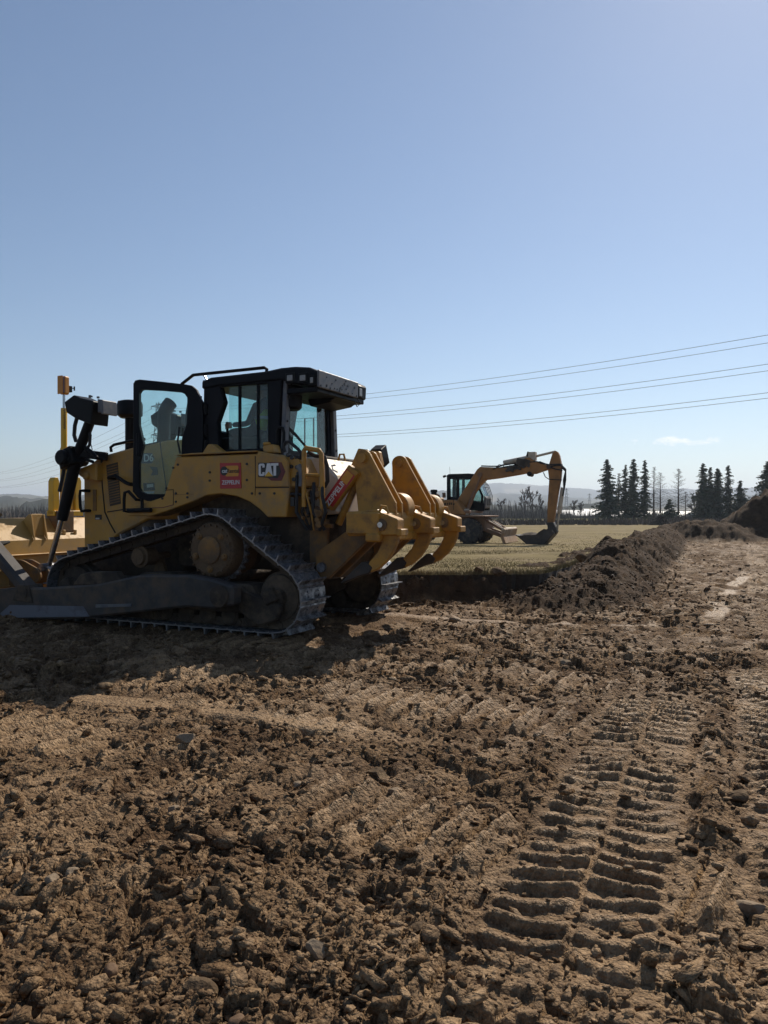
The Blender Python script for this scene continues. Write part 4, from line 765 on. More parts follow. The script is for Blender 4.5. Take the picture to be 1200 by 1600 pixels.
loop([(459, 772), (470, 772), (480, 776), (486, 785), (485, 803)], .020, .86, .05, 'hydraulic_hose', 'rubber', vb)
gr = [P3(475, 792, .93), P3(475, 740, .93), P3(475, 704, .93), P3(477, 700, .93), P3(499, 704, .93), P3(502, 709, .93), P3(503, 745, .93), P3(504, 795, .93)]
D(MB().tube(gr, .030, 10).tube([P3(476, 742, .93), P3(503, 743, .93)], .022, 8), 'grab_rail', 'ripper', smooth=True)
D(MB().tube([P3(445, 706, .88), P3(443, 698, .88), P3(446, 691, .88), P3(452, 690, .88), P3(466, 702, .88), P3(471, 709, .88), P3(469, 716, .88), P3(462, 717, .88)], .022, 8), 'rear_hose', 'rubber', smooth=True)
D(MB().tube([P3(482, 706, .8), P3(492, 712, .8), P3(507, 714, .8), P3(511, 728, .8), P3(512, 752, .8), P3(507, 761, .8)], .026, 8), 'rear_hose', 'rubber', smooth=True)
for px, py in ((450, 711), (456, 715), (455, 729), (464, 730), (466, 740), (459, 749)): x, z = S(px, py, .91); D(MB().cyl((x, .89, z), (x, .92, z), .025, n=10), 'bolt', 'ink', vb)
D(MB().tube([P3(466, 728, .92), P3(471, 735, .92), P3(472, 745, .92), P3(471, 760, .92)], .04, 10), 'drain_pipe', 'grey', vb, smooth=True)
# --- cab
CY = .66
def ring(P, Q, a, b, name, mk, parent=None, bevel=.01): return D(MB().frame(P, Q, a, b), name, mk, parent, bevel)
xf, xr = S(316, 650, CY)[0], S(436, 650, CY)[0]; zb, zt_ = S(380, 708, CY)[1], S(380, 588, CY)[1]
fl = MB().box(xr+.02, xf-.02, -CY, CY, zb-.06, zb+.02); cab = D(fl, 'cab', 'navy')
for sgn in (1, -1):     # pillars
    y0, y1 = sgn*(CY-.10), sgn*CY
    D(MB().prism(SS([(318, 600), (342, 600), (350, 628), (339, 660), (341, 700), (352, 708), (316, 708)], CY) if sgn > 0 else [(xf, zt_), (xf-.10, zt_), (xf-.12, zb), (xf, zb)], y0, y1), 'front_pillar', 'navy', cab, .012)
    D(MB().prism(SS([(417, 594), (440, 590), (436, 660), (437, 706), (418, 708)], CY), y0, y1), 'rear_pillar', 'navy', cab, .012)
    D(MB().prism(SS([(318, 596), (440, 588), (440, 597), (345, 605), (318, 610)], CY), y0, y1), 'header', 'navy', cab, .01)
    D(MB().prism(SS([(345, 703), (420, 700), (420, 709), (345, 711)], CY), y0, y1), 'sill', 'navy', cab, .01)
    P = SS([(355, 602), (418, 596), (418, 703), (355, 704)], CY) if sgn > 0 else SS([(326, 604), (418, 596), (418, 703), (326, 704)], CY)
    D(MB().prism(P, sgn*(CY-.045), sgn*(CY-.039)), 'side_pane', 'glass', cab)
    for px in ((372, 401) if sgn > 0 else (372,)): a, b = S(px, 600, CY), S(px, 704, CY); D(MB().box(a[0]-.012, a[0]+.012, sgn*(CY-.06), sgn*(CY-.02), b[1], a[1]), 'window_bar', 'navy', cab)
D(MB().box(xf-.06, xf-.04, -CY+.1, CY-.1, zb+.3, zt_-.05), 'front_pane', 'glass', cab); D(MB().box(xf-.10, xf, -CY, CY, zb, zb+.3).box(xf-.10, xf, -CY, CY, zt_-.1, zt_), 'front_frame', 'navy', cab, .01)
XR = xr-.02             # rear wall: two grey corner posts, dark surround, one large pane
zr0, zr1 = zb-.02, S(436, 632, CY)[1]
D(MB().prism(rpoly([(-.50, zr0+.05), (.50, zr0+.05), (.46, zt_-.08), (-.46, zt_-.08)], .08), XR-.006, XR, 'x'), 'rear_pane', 'glass', cab)
D(MB().frame(rpoly([(-.60, zr0-.02), (.60, zr0-.02), (.56, zt_), (-.56, zt_)], .06), rpoly([(-.50, zr0+.05), (.50, zr0+.05), (.46, zt_-.10), (-.46, zt_-.10)], .10), XR-.03, XR+.02, 'x'), 'rear_frame', 'navy', cab, .006)
for sgn in (1, -1):
    D(MB().prism([(sgn*.60, zr0-.05), (sgn*.70, zr0-.05), (sgn*.62, zt_-.02), (sgn*.53, zt_-.02)], XR-.08, XR-.02, 'x'), 'rear_post', 'grey', cab, .008)
    for q_ in (.12, .40, .70): D(MB().cyl((XR-.095, sgn*(.65-.08*q_), zr0+q_*(zt_-zr0)), (XR-.08, sgn*(.65-.08*q_), zr0+q_*(zt_-zr0)), .016, n=8), 'bolt', 'ink', cab)
wa = R(443, 660, XR-.05); wb = R(477, 697, XR-.05); wm = ((wa[0]+wb[0])/2, (wa[1]+wb[1])/2)
D(MB().tube([(XR-.05, *wa), (XR-.06, *wm), (XR-.05, *wb)], [.008, .02, .014], 6).tube([(XR-.07, wa[0]-.04, wa[1]-.06), (XR-.07, wb[0]-.03, wb[1]-.02)], .010, 6), 'rear_wiper', 'rubber', cab)
D(MB().tube([P3(433, 704, CY+.05), P3(433, 672, CY+.05), P3(437, 667, CY+.05), P3(442, 669, CY+.05), P3(444, 676, CY+.05), P3(443, 704, CY+.05)], .02, 8), 'cab_grab_handle', 'black', cab, smooth=True)
# roof
RF = [(316, 596), (330, 590), (415, 580.5), (440, 575), (462, 573), (484, 574), (497, 580), (496, 604), (470, 602), (440, 594), (345, 603), (316, 608)]
rf = D(MB().prism(SS(RF, CY), -CY, CY+.02), 'cab_roof', 'navy', bevel=.02)
xb = S(496, 590, CY)[0]
yn, zn0 = R(495, 606, xb); yf, _ = R(557, 628, xb); zt2, zb2 = S(496, 578, CY)[1], S(496, 605, CY)[1]
gd = D(MB().box(xb-.03, xb+.0, yf, yn, zb2, zt2), 'rear_guard', 'grey', rf, .008)
for i in range(18): y = rg3.uniform(yf+.06, yn-.06); z = rg3.uniform(zb2+.03, zt2-.03); D(MB().cyl((xb-.036, y, z), (xb-.028, y, z), rg3.choice((.009, .012, .018)), n=10), 'bolt_hole', 'ink', rf)
for i in range(5): y = yf+.05+(yn-yf-.1)*i/4; D(MB().cyl((xb-.038, y, zb2+.025), (xb-.028, y, zb2+.025), .014, n=8), 'bolt', 'ink', rf)
D(MB().box(xb-.02, xb+.30, yf-.14, yf-.02, zb2+.01, zt2-.02), 'lamp_pod', 'navy', rf, .02); D(MB().box(xb-.028, xb-.018, yf-.12, yf-.04, zb2+.04, zt2-.07), 'work_lamp', 'lamp', rf, .006)
D(MB().box(xb+.02, xb+.75, -CY+.03, CY-.03, zb2-.05, zb2+.02).prism([(xb+.02, zb2-.02), (xb+.5, zb2-.02), (xb+.45, zb2-.14), (xb+.15, zb2-.10)], -.5, .1), 'guard_underside', 'navy', rf, .01)
for px, py in ((453, 590.5), (473, 590.5), (487, 594)):
    x, z = S(px, py, CY+.03); lw = .058 if px < 480 else .03
    wl = D(MB().box(x-lw-.015, x+lw+.015, CY-.02, CY+.03, z-.065, z+.065), 'lamp_bezel', 'black', rf, .008); D(MB().box(x-lw*.72, x+lw*.72, CY+.03, CY+.04, z-.036, z+.036), 'work_lamp', 'lamp', rf, .006)
D(MB().lathe((S(448, 618, .5)[0], .45, S(448, 640, .5)[1]), (0, 0, 1), [(.02, 0), (.14, 0), (.17, .03), (.18, .30), (.02, .31)], 24), 'air_filter', 'black', rf, smooth=True)
D(MB().tube([P3(284, 600, .55), P3(302, 586, .62), P3(316, 584.5, .62), P3(413, 574.5, .62), P3(417, 577, .62), P3(416, 584, .62)], .022, 8), 'roof_rail', 'black', rf, smooth=True)
D(MB().tube([P3(318, 585, .62), P3(324, 595, .62)], .014, 6), 'rail_stay', 'bright', rf); D(MB().tube([(xb-.02, yf+.02, zb2-.01), (xb-.06, yf-.01, zb2-.07), (xb-.03, yf+.04, zb2-.12), (xb, yf+.06, zb2-.04)], .008, 6), 'cable_loop', 'rubber', rf)
# open door, swung forward; frame in its own plane
hx, hy = xf+.06, CY+.05; dn = Vector((math.cos(rad(17)), math.sin(rad(17)), 0)); 
def dpix(px, py):
    """photo pixel -> (distance from hinge along the door, height)"""
    dx = (px-600)/FPX; o = DO+DF*hx+DL*hy; e = DF*dn.x+DL*dn.y
    # solve o + a*e = t*(dx,1)
    A = np.array([[e.x, -dx], [e.y, -1.0]]); a_, t_ = np.linalg.solve(A, np.array([-o.x, -o.y])); return a_, CAM_H-(py-800)/FPX*t_
DR = Matrix(((dn.x, -dn.y, 0, hx), (dn.y, dn.x, 0, hy), (0, 0, 1, 0), (0, 0, 0, 1)))
OUT = [(212, 594), (222, 593), (297, 601), (307, 606), (319, 620), (321, 690), (318, 709), (288, 710), (286, 692), (286, 676), (292, 668), (294, 660), (294, 652), (294, 620), (290, 612), (284, 611), (222, 609), (219, 612), (218, 618)]
outer = [(210, 600), (213, 595), (220, 593.5), (255, 597), (290, 601), (301, 603), (308, 609), (318, 630), (319, 660), (319, 690), (318, 709), (300, 711), (286, 711), (286, 730), (286, 755), (285, 784), (232, 783), (217, 778), (209, 768), (210, 690), (210, 660)]
inner = [(219, 615), (222, 610), (226, 609), (255, 610.5), (283, 613), (290, 616), (294, 622), (294, 640), (293.5, 660), (290, 672), (286, 684), (285.5, 694), (285, 708), (284.7, 730), (284.5, 755), (284, 772), (230, 772), (222, 768), (219, 762), (222, 715), (227, 690)]
inner[-1] = (226, 695); inner[-2] = (219, 722); inner += [(219, 664)]; outer += [(210, 630)]
do = MB().frame([dpix(*p) for p in outer], [dpix(*p) for p in inner], -.035, .035).build('door', M['navy'], dz, .008); do.matrix_local = DR
pn = MB().prism([dpix(*p) for p in inner], -.004, .004).build('door_pane', M['glass'], do)
MB().tube([(dpix(291, 624)[0], -.06, dpix(291, 624)[1]), (dpix(288, 645)[0], -.07, dpix(288, 645)[1]), (dpix(288, 663)[0], -.06, dpix(288, 663)[1]), (dpix(291, 671)[0], -.05, dpix(291, 671)[1])], [.006, .014, .012, .01], 6).build('door_wiper', M['rubber'], do)
MB().tube([(*dpix(283, 668)[:1], .05, dpix(283, 668)[1]), (dpix(281, 690)[0], .07, dpix(281, 690)[1]), (dpix(284, 709)[0], .05, dpix(284, 709)[1])], .013, 6).build('door_strut', M['rubber'], do)
a_, z_ = dpix(217, 690); MB().box(a_-.05, a_+.03, -.05, .05, z_-.20, z_+.12).build('door_lock', M['navy'], do, .02)
for py in (640, 672, 696): a_, z_ = dpix(316, py); MB().cyl((a_-.05, 0, z_-.07), (a_-.05, 0, z_+.07), .03, n=12).build('hinge', M['black'], do)
hz = MB()
for i in range(11): x, z = S(313.5+(i % 2)*2.2, 622+i*7.4, CY+.02); hz.box(x-.006, x+.006, CY, CY+.015, z-.028, z+.028)
D(hz, 'hinge_strip', 'bright', cab)
# interior
st = MB().prism(rpoly([(-.20, 2.36), (-.68, 2.34), (-.70, 2.50), (-.20, 2.52)], .05), -.26, .26); se = D(st, 'seat', 'seat', cab, .03)
D(MB().prism(rpoly([(-.62, 2.48), (-.78, 2.48), (-.88, 3.0), (-.78, 3.02)], .04), -.25, .25), 'seat_back', 'seat', se if False else cab, .03)
D(MB().prism(rpoly([(-.79, 3.01), (-.89, 3.01), (-.90, 3.17), (-.81, 3.17)], .04), -.13, .13), 'head_rest', 'seat', cab, .03)
D(MB().box(-.68, -.05, .34, .46, 2.3, 2.52).box(-.68, -.05, -.40, -.24, 2.3, 2.52), 'armrest_console', 'black', cab, .03)
D(MB().prism([(xf-.05, zb), (xf-.25, zb), (xf-.18, zb+.30), (xf-.05, zb+.36)], -.45, .45), 'dashboard', 'black', cab, .03)
D(MB().obox((-.15, -.42, 2.98), (.06, .16, .22)).tube([(-.15, -.5, 2.9), (-.15, -.62, 2.8)], .012), 'monitor', 'black', cab, .01)
D(MB().tube([(-.75, -.60, 2.45), (-.75, -.60, 2.85), (-.9, -.60, 2.85), (-.9, -.60, 2.45)], .012, 6), 'interior_rail', 'black', cab)
# --- ripper
rp_ = D(MB().box(-2.78, -2.36, -1.10, 1.10, 1.24, 1.50).box(-2.80, -2.62, -1.12, 1.12, 1.16, 1.26), 'ripper_beam', 'ripper', bevel=.02)
for yc in (.53, -.52):      # two lift towers, each a pair of plates
    P = SS([(555.5, 722)]+[(568+13*math.cos(rad(t)), 716-13*math.sin(rad(t))) for t in range(180, 30, -15)]+[(619, 786), (620, 812), (598, 814), (562, 812), (556, 760)], .62)
    for k, dy in enumerate((.085, -.085)): D(MB().prism(P, yc+dy-.02, yc+dy+.02), 'tower_plate', 'ripper', rp_, .006)
    D(MB().prism(SS([(570, 730), (600, 786), (600, 812), (565, 812), (562, 760)], .62), yc-.06, yc+.06), 'tower_web', 'ripper', rp_)
    x, z = S(568, 716, .62); D(MB().lathe((x, yc-.15, z), (0, 1, 0), [(.02, 0), (.055, 0), (.055, .03), (.07, .03), (.07, .27), (.055, .27), (.055, .30), (.02, .30)], 20), 'tower_pin', 'ripper', rp_, smooth=True)
    # lift cylinder from tower top to the tank brackets
    D(MB().cyl((x, yc, z), (-1.95, yc, 1.35), .045, n=16), 'ripper_cylinder', 'ripper', rp_, smooth=True)
    D(MB().prism([(-1.72, 1.0), (-2.30, 1.36), (-2.46, 1.30), (-2.44, 1.16), (-1.90, .68), (-1.72, .70)], yc+.10, yc+.17).prism([(-1.72, 1.0), (-2.30, 1.36), (-2.46, 1.30), (-2.44, 1.16), (-1.90, .68), (-1.72, .70)], yc-.17, yc-.10), 'lower_link', 'rustyel', rp_, .01)
    D(MB().prism(SS([(478, 806), (506, 812), (506, 866), (495, 888), (478, 880)], .7), yc+.02, yc+.09), 'mount_bracket', 'rustyel', rp_, .012)
    D(MB().cyl((-1.82, yc-.2, .82), (-1.82, yc+.22, .82), .06), 'link_pin', 'steel', rp_, smooth=True); D(MB().cyl((-2.45, yc-.2, 1.30), (-2.45, yc+.2, 1.30), .06), 'link_pin', 'steel', rp_, smooth=True)
D(MB().prism([(-1.95, 1.95), (-2.12, 2.30), (-2.26, 2.28), (-2.30, 2.1), (-2.10, 1.75)], -.06, .03).prism([(-1.95, 1.95), (-2.12, 2.30), (-2.26, 2.28), (-2.30, 2.1), (-2.10, 1.75)], .30, .34), 'upper_bracket', 'ripper', rp_, .01)
x, z = S(534, 716, .32); D(MB().tube([(x+.05, .32, z-.03), (x+.03, .32, z+.05), (x-.03, .32, z+.05), (x-.05, .32, z-.03)], .014, 6), 'lifting_eye', 'ripper', rp_)
for yc in (.96, 0.0, -.96):
    k = MB(); pk = [(-2.36, 1.50), (-2.74, 1.53), (-2.80, 1.49), (-3.00, 1.42), (-3.0, 1.24), (-2.36, 1.22)]
    po = D(k.prism(pk, yc-.09, yc+.09), 'shank_pocket', 'ripper', rp_, .012)
    D(MB().prism([(-2.36, 1.49), (-2.58, 1.49), (-2.63, 1.44), (-2.63, 1.27), (-2.36, 1.26)], yc+.09, yc+.125), 'pocket_pad', 'rustyel', rp_, .01)
    D(MB().obox((-3.02, yc, 1.27), (.06, .20, .08)), 'pocket_heel', 'ripper', rp_, .01)
    D(MB().lathe((-2.80, yc-.13, 1.355), (0, 1, 0), [(.02, 0), (.07, 0), (.07, .235), (.055, .24), (.02, .24)], 20), 'pin_boss', 'rustyel', rp_, smooth=True); D(MB().cyl((-2.80, yc+.10, 1.355), (-2.80, yc+.135, 1.355), .032, n=16), 'shank_pin', 'bright', rp_, smooth=True)
    D(MB().tube([(-2.76, yc+.05, 1.51), (-2.78, yc+.05, 1.57), (-2.84, yc+.05, 1.56), (-2.87, yc+.05, 1.48)], .016, 8), 'pocket_eye', 'ripper', rp_, smooth=True)
    shp = [(-2.78, 1.26), (-2.98, 1.26), (-2.97, 1.16), (-2.92, 1.05), (-2.84, .94), (-2.72, .84), (-2.62, .80), (-2.56, .84), (-2.62, .93), (-2.72, 1.04), (-2.77, 1.14)]
    tip = [(-2.66, .86), (-2.62, .79), (-2.50, .76), (-2.26, .66), (-2.24, .67), (-2.38, .80), (-2.52, .92), (-2.58, .93)]
    sh = D(MB().prism(shp, yc-.038, yc+.038), 'shank', 'ripper', bevel=.012, label='curved yellow ripper shank with dark worn tip'); D(MB().prism(tip, yc-.05, yc+.05), 'shank_tip', 'bucket', sh, .012)
for yb_ in (.22, -.78): D(MB().lathe((-2.62, yb_, 1.55), (0, 1, 0), [(.02, -.1), (.19, -.1), (.19, .1), (.02, .1)], 28), 'beam_boss', 'ripper', rp_, .01, True)
x, z = R(594, 712, -2.1); cbx = R(594, 713, -2.15)
D(MB().obox((-2.15, cbx[0], cbx[1]), (.16, .17, .26), Matrix.Rotation(rad(-25), 3, 'X')).tube([(-2.15, cbx[0]+.1, cbx[1]+.05), (-2.15, cbx[0]+.2, cbx[1])], .02), 'rear_camera_box', 'black', rp_, .015)
# slanted bar with the red strip
a, b = S(519, 787, .62), S(554, 738, .62); an = math.atan2(b[1]-a[1], b[0]-a[0]); Lb = math.hypot(b[0]-a[0], b[1]-a[1]); cx_, cz_ = (a[0]+b[0])/2, (a[1]+b[1])/2
tb = D(MB().obox((cx_, .66, cz_), (Lb+.1, .10, .17), Matrix.Rotation(-an, 3, 'Y')), 'tilt_bar', 'ripper', rp_, .012)
D(MB().obox((cx_, .713, cz_), (Lb*.98, .008, .15), Matrix.Rotation(-an, 3, 'Y')), 'red_strip', 'red', rp_); D(MB().obox((cx_+math.cos(an)*Lb*.33, .7185, cz_+math.sin(an)*Lb*.33), (Lb*.30, .006, .11), Matrix.Rotation(-an, 3, 'Y')), 'strip_patch', 'orangedecal', rp_)
zx, zz_ = cx_-math.cos(an)*Lb*.14, cz_-math.sin(an)*Lb*.14
o = link('strip_lettering', text_mesh('ZEPPELIN', .095, .002, 0, .002), M['white'], rp_); o.data.materials.clear(); o.data.materials.append(M['white'])
o.matrix_local = Matrix.Translation((zx, .719, zz_)) @ Matrix(((-1, 0, 0, 0), (0, 0, 1, 0), (0, 1, 0, 0), (0, 0, 0, 1))) @ Matrix.Rotation(math.atan2(b[1]-a[1], -(b[0]-a[0])), 4, 'Z')
# ------------------------------------------------------------------ the driver
def skin(name, J, E, mk, parent, sub=2):
    me = bpy.data.meshes.new(name); me.from_pydata([j[:3] for j in J], E, []); o = link(name, me, M[mk], parent)
    m_ = o.modifiers.new('skin', 'SKIN'); m_.use_smooth_shade = True
    for i, j in enumerate(J): sv = me.skin_vertices[0].data[i]; r = j[3] if isinstance(j[3], tuple) else (j[3], j[3]); sv.radius = r; sv.use_root = (i == 0)
    s_ = o.modifiers.new('subdivision', 'SUBSURF'); s_.levels = s_.render_levels = sub; return o
pr = empty('person', DO+DF*(-.46)+DL*.05+Vector((0, 0, 2.52)), math.pi-DA); tag(pr, 'person in a yellow-green hi-vis vest seated in the bulldozer cab', 'person')
J = [(0, 0, .08, (.16, .12)), (-.03, 0, .26, (.15, .11)), (-.06, 0, .42, (.17, .11)), (-.05, 0, .50, .07), (-.03, 0, .57, .055),
     (.12, .10, .07, .09), (.44, .13, .09, .07), (.48, .13, -.26, .05), (.58, .13, -.31, .04), (.12, -.10, .07, .09), (.44, -.13, .09, .07), (.48, -.13, -.26, .05), (.58, -.13, -.31, .04),
     (-.05, .20, .42, .065), (.04, .27, .18, .045), (.28, .30, .17, .034), (-.05, -.20, .42, .065), (.04, -.27, .18, .045), (.28, -.30, .17, .034)]
skin('body', J, [(0, 1), (1, 2), (2, 3), (3, 4), (0, 5), (5, 6), (6, 7), (7, 8), (0, 9), (9, 10), (10, 11), (11, 12), (2, 13), (13, 14), (14, 15), (2, 16), (16, 17), (17, 18)], 'cloth', pr)
skin('vest', [(.0, 0, .10, (.185, .145)), (-.03, 0, .26, (.175, .135)), (-.06, 0, .44, (.195, .13))], [(0, 1), (1, 2)], 'vest', pr)
MB().lathe((-.03, 0, .27), (0, 0, 1), [(.10, -.02), (.192, -.02), (.192, .02), (.10, .02)], 24).build('reflective_band', M['reflect'], pr)
hd = MB(); V0, F0 = ICO[2]; hv_ = []
for v in V0:
    x, y, z = v*np.array([.098, .076, .12]); 
    if x > .05 and abs(y) < .03 and -.03 < z < .03: x += .018
    if z < -.05: x *= 1.0; y *= .82
    hv_.append((x-.01, y, z+.67))
hd.add(hv_, F0.tolist()); hd.cyl((-.02, 0, .52), (-.015, 0, .62), .052, n=14)
for s_ in (1, -1): hd.obox((-.01, s_*.077, .66), (.04, .018, .06))
he = hd.build('head', M['skin'], pr, 0, True)
for s_ in (1, -1): MB().obox((.085, s_*.03, .685), (.012, .024, .012)).build('eye', M['ink'], he)
MB().obox((.082, 0, .605), (.012, .045, .010)).build('mouth', M['darkred'], he)
MB().add([(x-.018, y*1.08, z+.675+.018) for x, y, z in (V0*np.array([.102, .08, .118])) if True], [tuple(f) for f in F0.tolist() if np.mean(V0[f][:, 2]-.9*np.maximum(V0[f][:, 0], 0)) > -.12]).build('hair', M['hair'], pr, 0, True)
for s_ in (1, -1):           # hands on the armrest levers
    hb = MB().obox((.335, s_*.30, .165), (.08, .032, .075))
    for i in range(4): hb.tube([(.37, s_*(.30), .195-i*.02), (.40+.006*(i == 1), s_*.292, .19-i*.02), (.402, s_*.272, .188-i*.02), (.375, s_*.262, .188-i*.02)], [.0095, .009, .0085, .007], 6)
    hb.tube([(.32, s_*.29, .20), (.345, s_*.265, .215), (.37, s_*.258, .205)], [.011, .010, .008], 6); hb.build('hand', M['skin'], pr, .006)
# joystick levers the hands hold
for s_ in (1, -1): D(MB().cyl((-.08, s_*.275+.05, 2.50), (-.075, s_*.275+.05, 2.74), .018), 'control_lever', 'black', cab, smooth=True)
# ------------------------------------------------------------------ wheeled excavator on the field
EB = rad(22); EO = Vector((2.76, 32.8, .17)); EF = Vector((math.cos(EB), -math.sin(EB), 0)); EL = Vector((math.sin(EB), math.cos(EB), 0))
def XS(px, py, ly):
    dx = (px-600)/FPX; t = (ly+EO.x*EL.x+EO.y*EL.y)/(dx*EL.x+EL.y); X, Y = dx*t-EO.x, t-EO.y
    return (X*EF.x+Y*EF.y, CAM_H-(py-800)/FPX*t-EO.z)
def XX(P, ly): return [XS(a, b, ly) for a, b in P]
def X3(px, py, ly): x, z = XS(px, py, ly); return (x, ly, z)
xe = empty('wheeled_excavator', EO, -EB); tag(xe, 'faded orange wheeled excavator parked on the grass with its bucket on the ground', 'excavator')
def X(mb, name, mk, parent=None, bevel=0, smooth=False): return mb.build(name, M[mk], parent or xe, bevel, smooth)
WR = .53
for wx in (1.25, -1.32):
    for sy in (1, -1):
        y = sy*1.0; wy = sy*.24
        w_ = X(MB().lathe((wx, y-wy, WR), (0, sy, 0), [(.28, 0), (.44, 0), (.50, .05), (.505, .24), (.505, .43), (.44, .48), (.28, .48)], 32), 'wheel', 'tyre', smooth=True)
        tr = MB()
        for i in range(22):
            for s_ in (1, -1):
                t_ = 2*math.pi*(i+(.5 if s_ > 0 else 0))/22; tr.obox((wx+.515*math.cos(t_), y+s_*.12, WR+.515*math.sin(t_)), (.05, .25, .06), Matrix.Rotation(-t_, 3, 'Y') @ Matrix.Rotation(s_*.5, 3, 'X'))
        X(tr, 'tyre_lugs', 'tyre', w_, .01)
        X(MB().lathe((wx, y+sy*.06, WR), (0, sy, 0), [(.02, 0), (.29, 0), (.29, .14), (.26, .14), (.22, .08), (.13, .06), (.13, .16), (.10, .20), (.02, .20)], 28), 'rim', 'rim', w_, smooth=True)
fr_ = X(MB().prism([(-1.75, .75), (-1.6, 1.12), (.2, 1.18), (1.6, 1.14), (1.85, .95), (1.85, .55), (1.2, .55), (.6, .72), (-1.0, .72)], -.62, .62), 'chassis', 'exunder', bevel=.03)
X(MB().prism([(.72, 1.12), (1.95, 1.12), (1.98, 1.18), (.70, 1.20)], -1.22, 1.22).prism([(-1.95, 1.10), (-.8, 1.10), (-.8, 1.16), (-1.95, 1.16)], -1.22, 1.22), 'mudguard', 'exunder', fr_, .015)
X(MB().box(-.62, .5, -1.12, -.62, .55, 1.02), 'tool_box', 'exunder', fr_, .03)
X(MB().cyl((1.25, -.8, WR), (1.25, .8, WR), .11).cyl((-1.32, -.8, WR), (-1.32, .8, WR), .11), 'axle', 'exunder', fr_, smooth=True)
X(MB().lathe((0, 0, 1.15), (0, 0, 1), [(.1, 0), (.6, 0), (.6, .16), (.1, .16)], 32), 'slew_ring', 'bucket', fr_, smooth=True)
# dozer blade in front
bd = X(MB().prism([(2.72, .04), (2.62, .30), (2.66, .62), (2.74, .66), (2.80, .62), (2.74, .34), (2.84, .06)], -1.22, 1.22), 'dozer_blade', 'dryblade', bevel=.012)
X(MB().cyl((2.72, -1.22, .63), (2.72, 1.22, .63), .055, n=12), 'blade_lip', 'excream', bd, smooth=True)
for sy in (.45, -.45): X(MB().bar((1.7, sy, .62), (2.68, sy, .28), .14, .16).bar((1.7, sy, 1.05), (2.66, sy, .52), .10, .10), 'blade_arm', 'exunder', bd, .015); X(MB().cyl((1.75, sy*.6, 1.0), (2.3, sy*.6, .68), .06, n=12).cyl((2.3, sy*.6, .68), (2.62, sy*.6, .45), .03, n=10), 'blade_cylinder', 'excream', bd, smooth=True)
# superstructure
up = X(MB().prism(XX([(678, 781), (709, 781), (713, 783), (722, 796), (727, 800), (727, 805), (690, 803), (660, 803), (640, 802), (636, 790), (640, 782)], -1.12), -1.12, -.30), 'engine_house', 'exo', bevel=.04)
X(MB().prism([(-2.05, 1.36), (-1.9, 1.95), (-.5, 1.98), (-.5, 1.36)], -.30, 1.12), 'counterweight', 'exo', up, .05); X(MB().prism([(-1.9, 1.28), (1.3, 1.28), (1.3, 1.40), (-1.9, 1.40)], -1.1, 1.1), 'deck', 'exunder', up, .02)
lw_ = MB(); x, z = XS(695, 787, -1.125)     # dark, worn-away lettering with a slanted wedge before it
lw_.prism([(x-.14, z-.05), (x+.06, z-.05), (x+.06, z+.05)], -1.128, -1.12)
for i, (w_, h_) in enumerate(((.05, .09), (.06, .10), (.05, .10), (.07, .06))): lw_.prism([(x+.09+i*.085, z-.05), (x+.09+i*.085+w_, z-.05), (x+.11+i*.085+w_, z-.05+h_), (x+.11+i*.085, z-.05+h_)], -1.128, -1.12)
X(lw_, 'worn_lettering', 'seam', up)
seamx = XS(708.5, 790, -1.12)[0]; X(MB().box(seamx-.01, seamx+.01, -1.126, -1.118, 1.42, 1.9), 'panel_seam', 'seam', up)
x, z = XS(678, 774, -.6); X(MB().lathe((x, -.6, 1.88), (0, 0, 1), [(.1, 0), (.12, 0), (.12, .30), (.15, .30), (.15, .40), (.02, .42)], 14), 'air_filter', 'black', up, smooth=True)
X(MB().prism(rpoly([(-1.75, 1.9), (-.9, 1.9), (-.95, 2.12), (-1.7, 2.16)], .08), -.3, .5), 'engine_cover', 'excream', up, .03); X(MB().cyl((-1.55, .1, 2.1), (-1.55, .1, 2.42), .05).obox((-1.55, .1, 2.42), (.16, .12, .10)), 'exhaust', 'black', up, smooth=True)
cl = MB(); rg4 = random.Random(8)
for i in range(22): cl.obox((rg4.uniform(-1.3, -.1), rg4.uniform(-.9, .2), rg4.uniform(1.9, 2.06)), (rg4.uniform(.05, .2), rg4.uniform(.05, .2), rg4.uniform(.08, .22)), Matrix.Rotation(rg4.uniform(-.4, .4), 3, 'Y'))
X(cl, 'engine_parts', 'exunder', up, .01)
x, z = XS(729, 800, -.95); X(MB().obox((x, -.95, z), (.16, .18, .26)).cyl((x, -1.06, z), (x, -1.04, z), .07, n=14), 'headlamp', 'excream', up, .02)
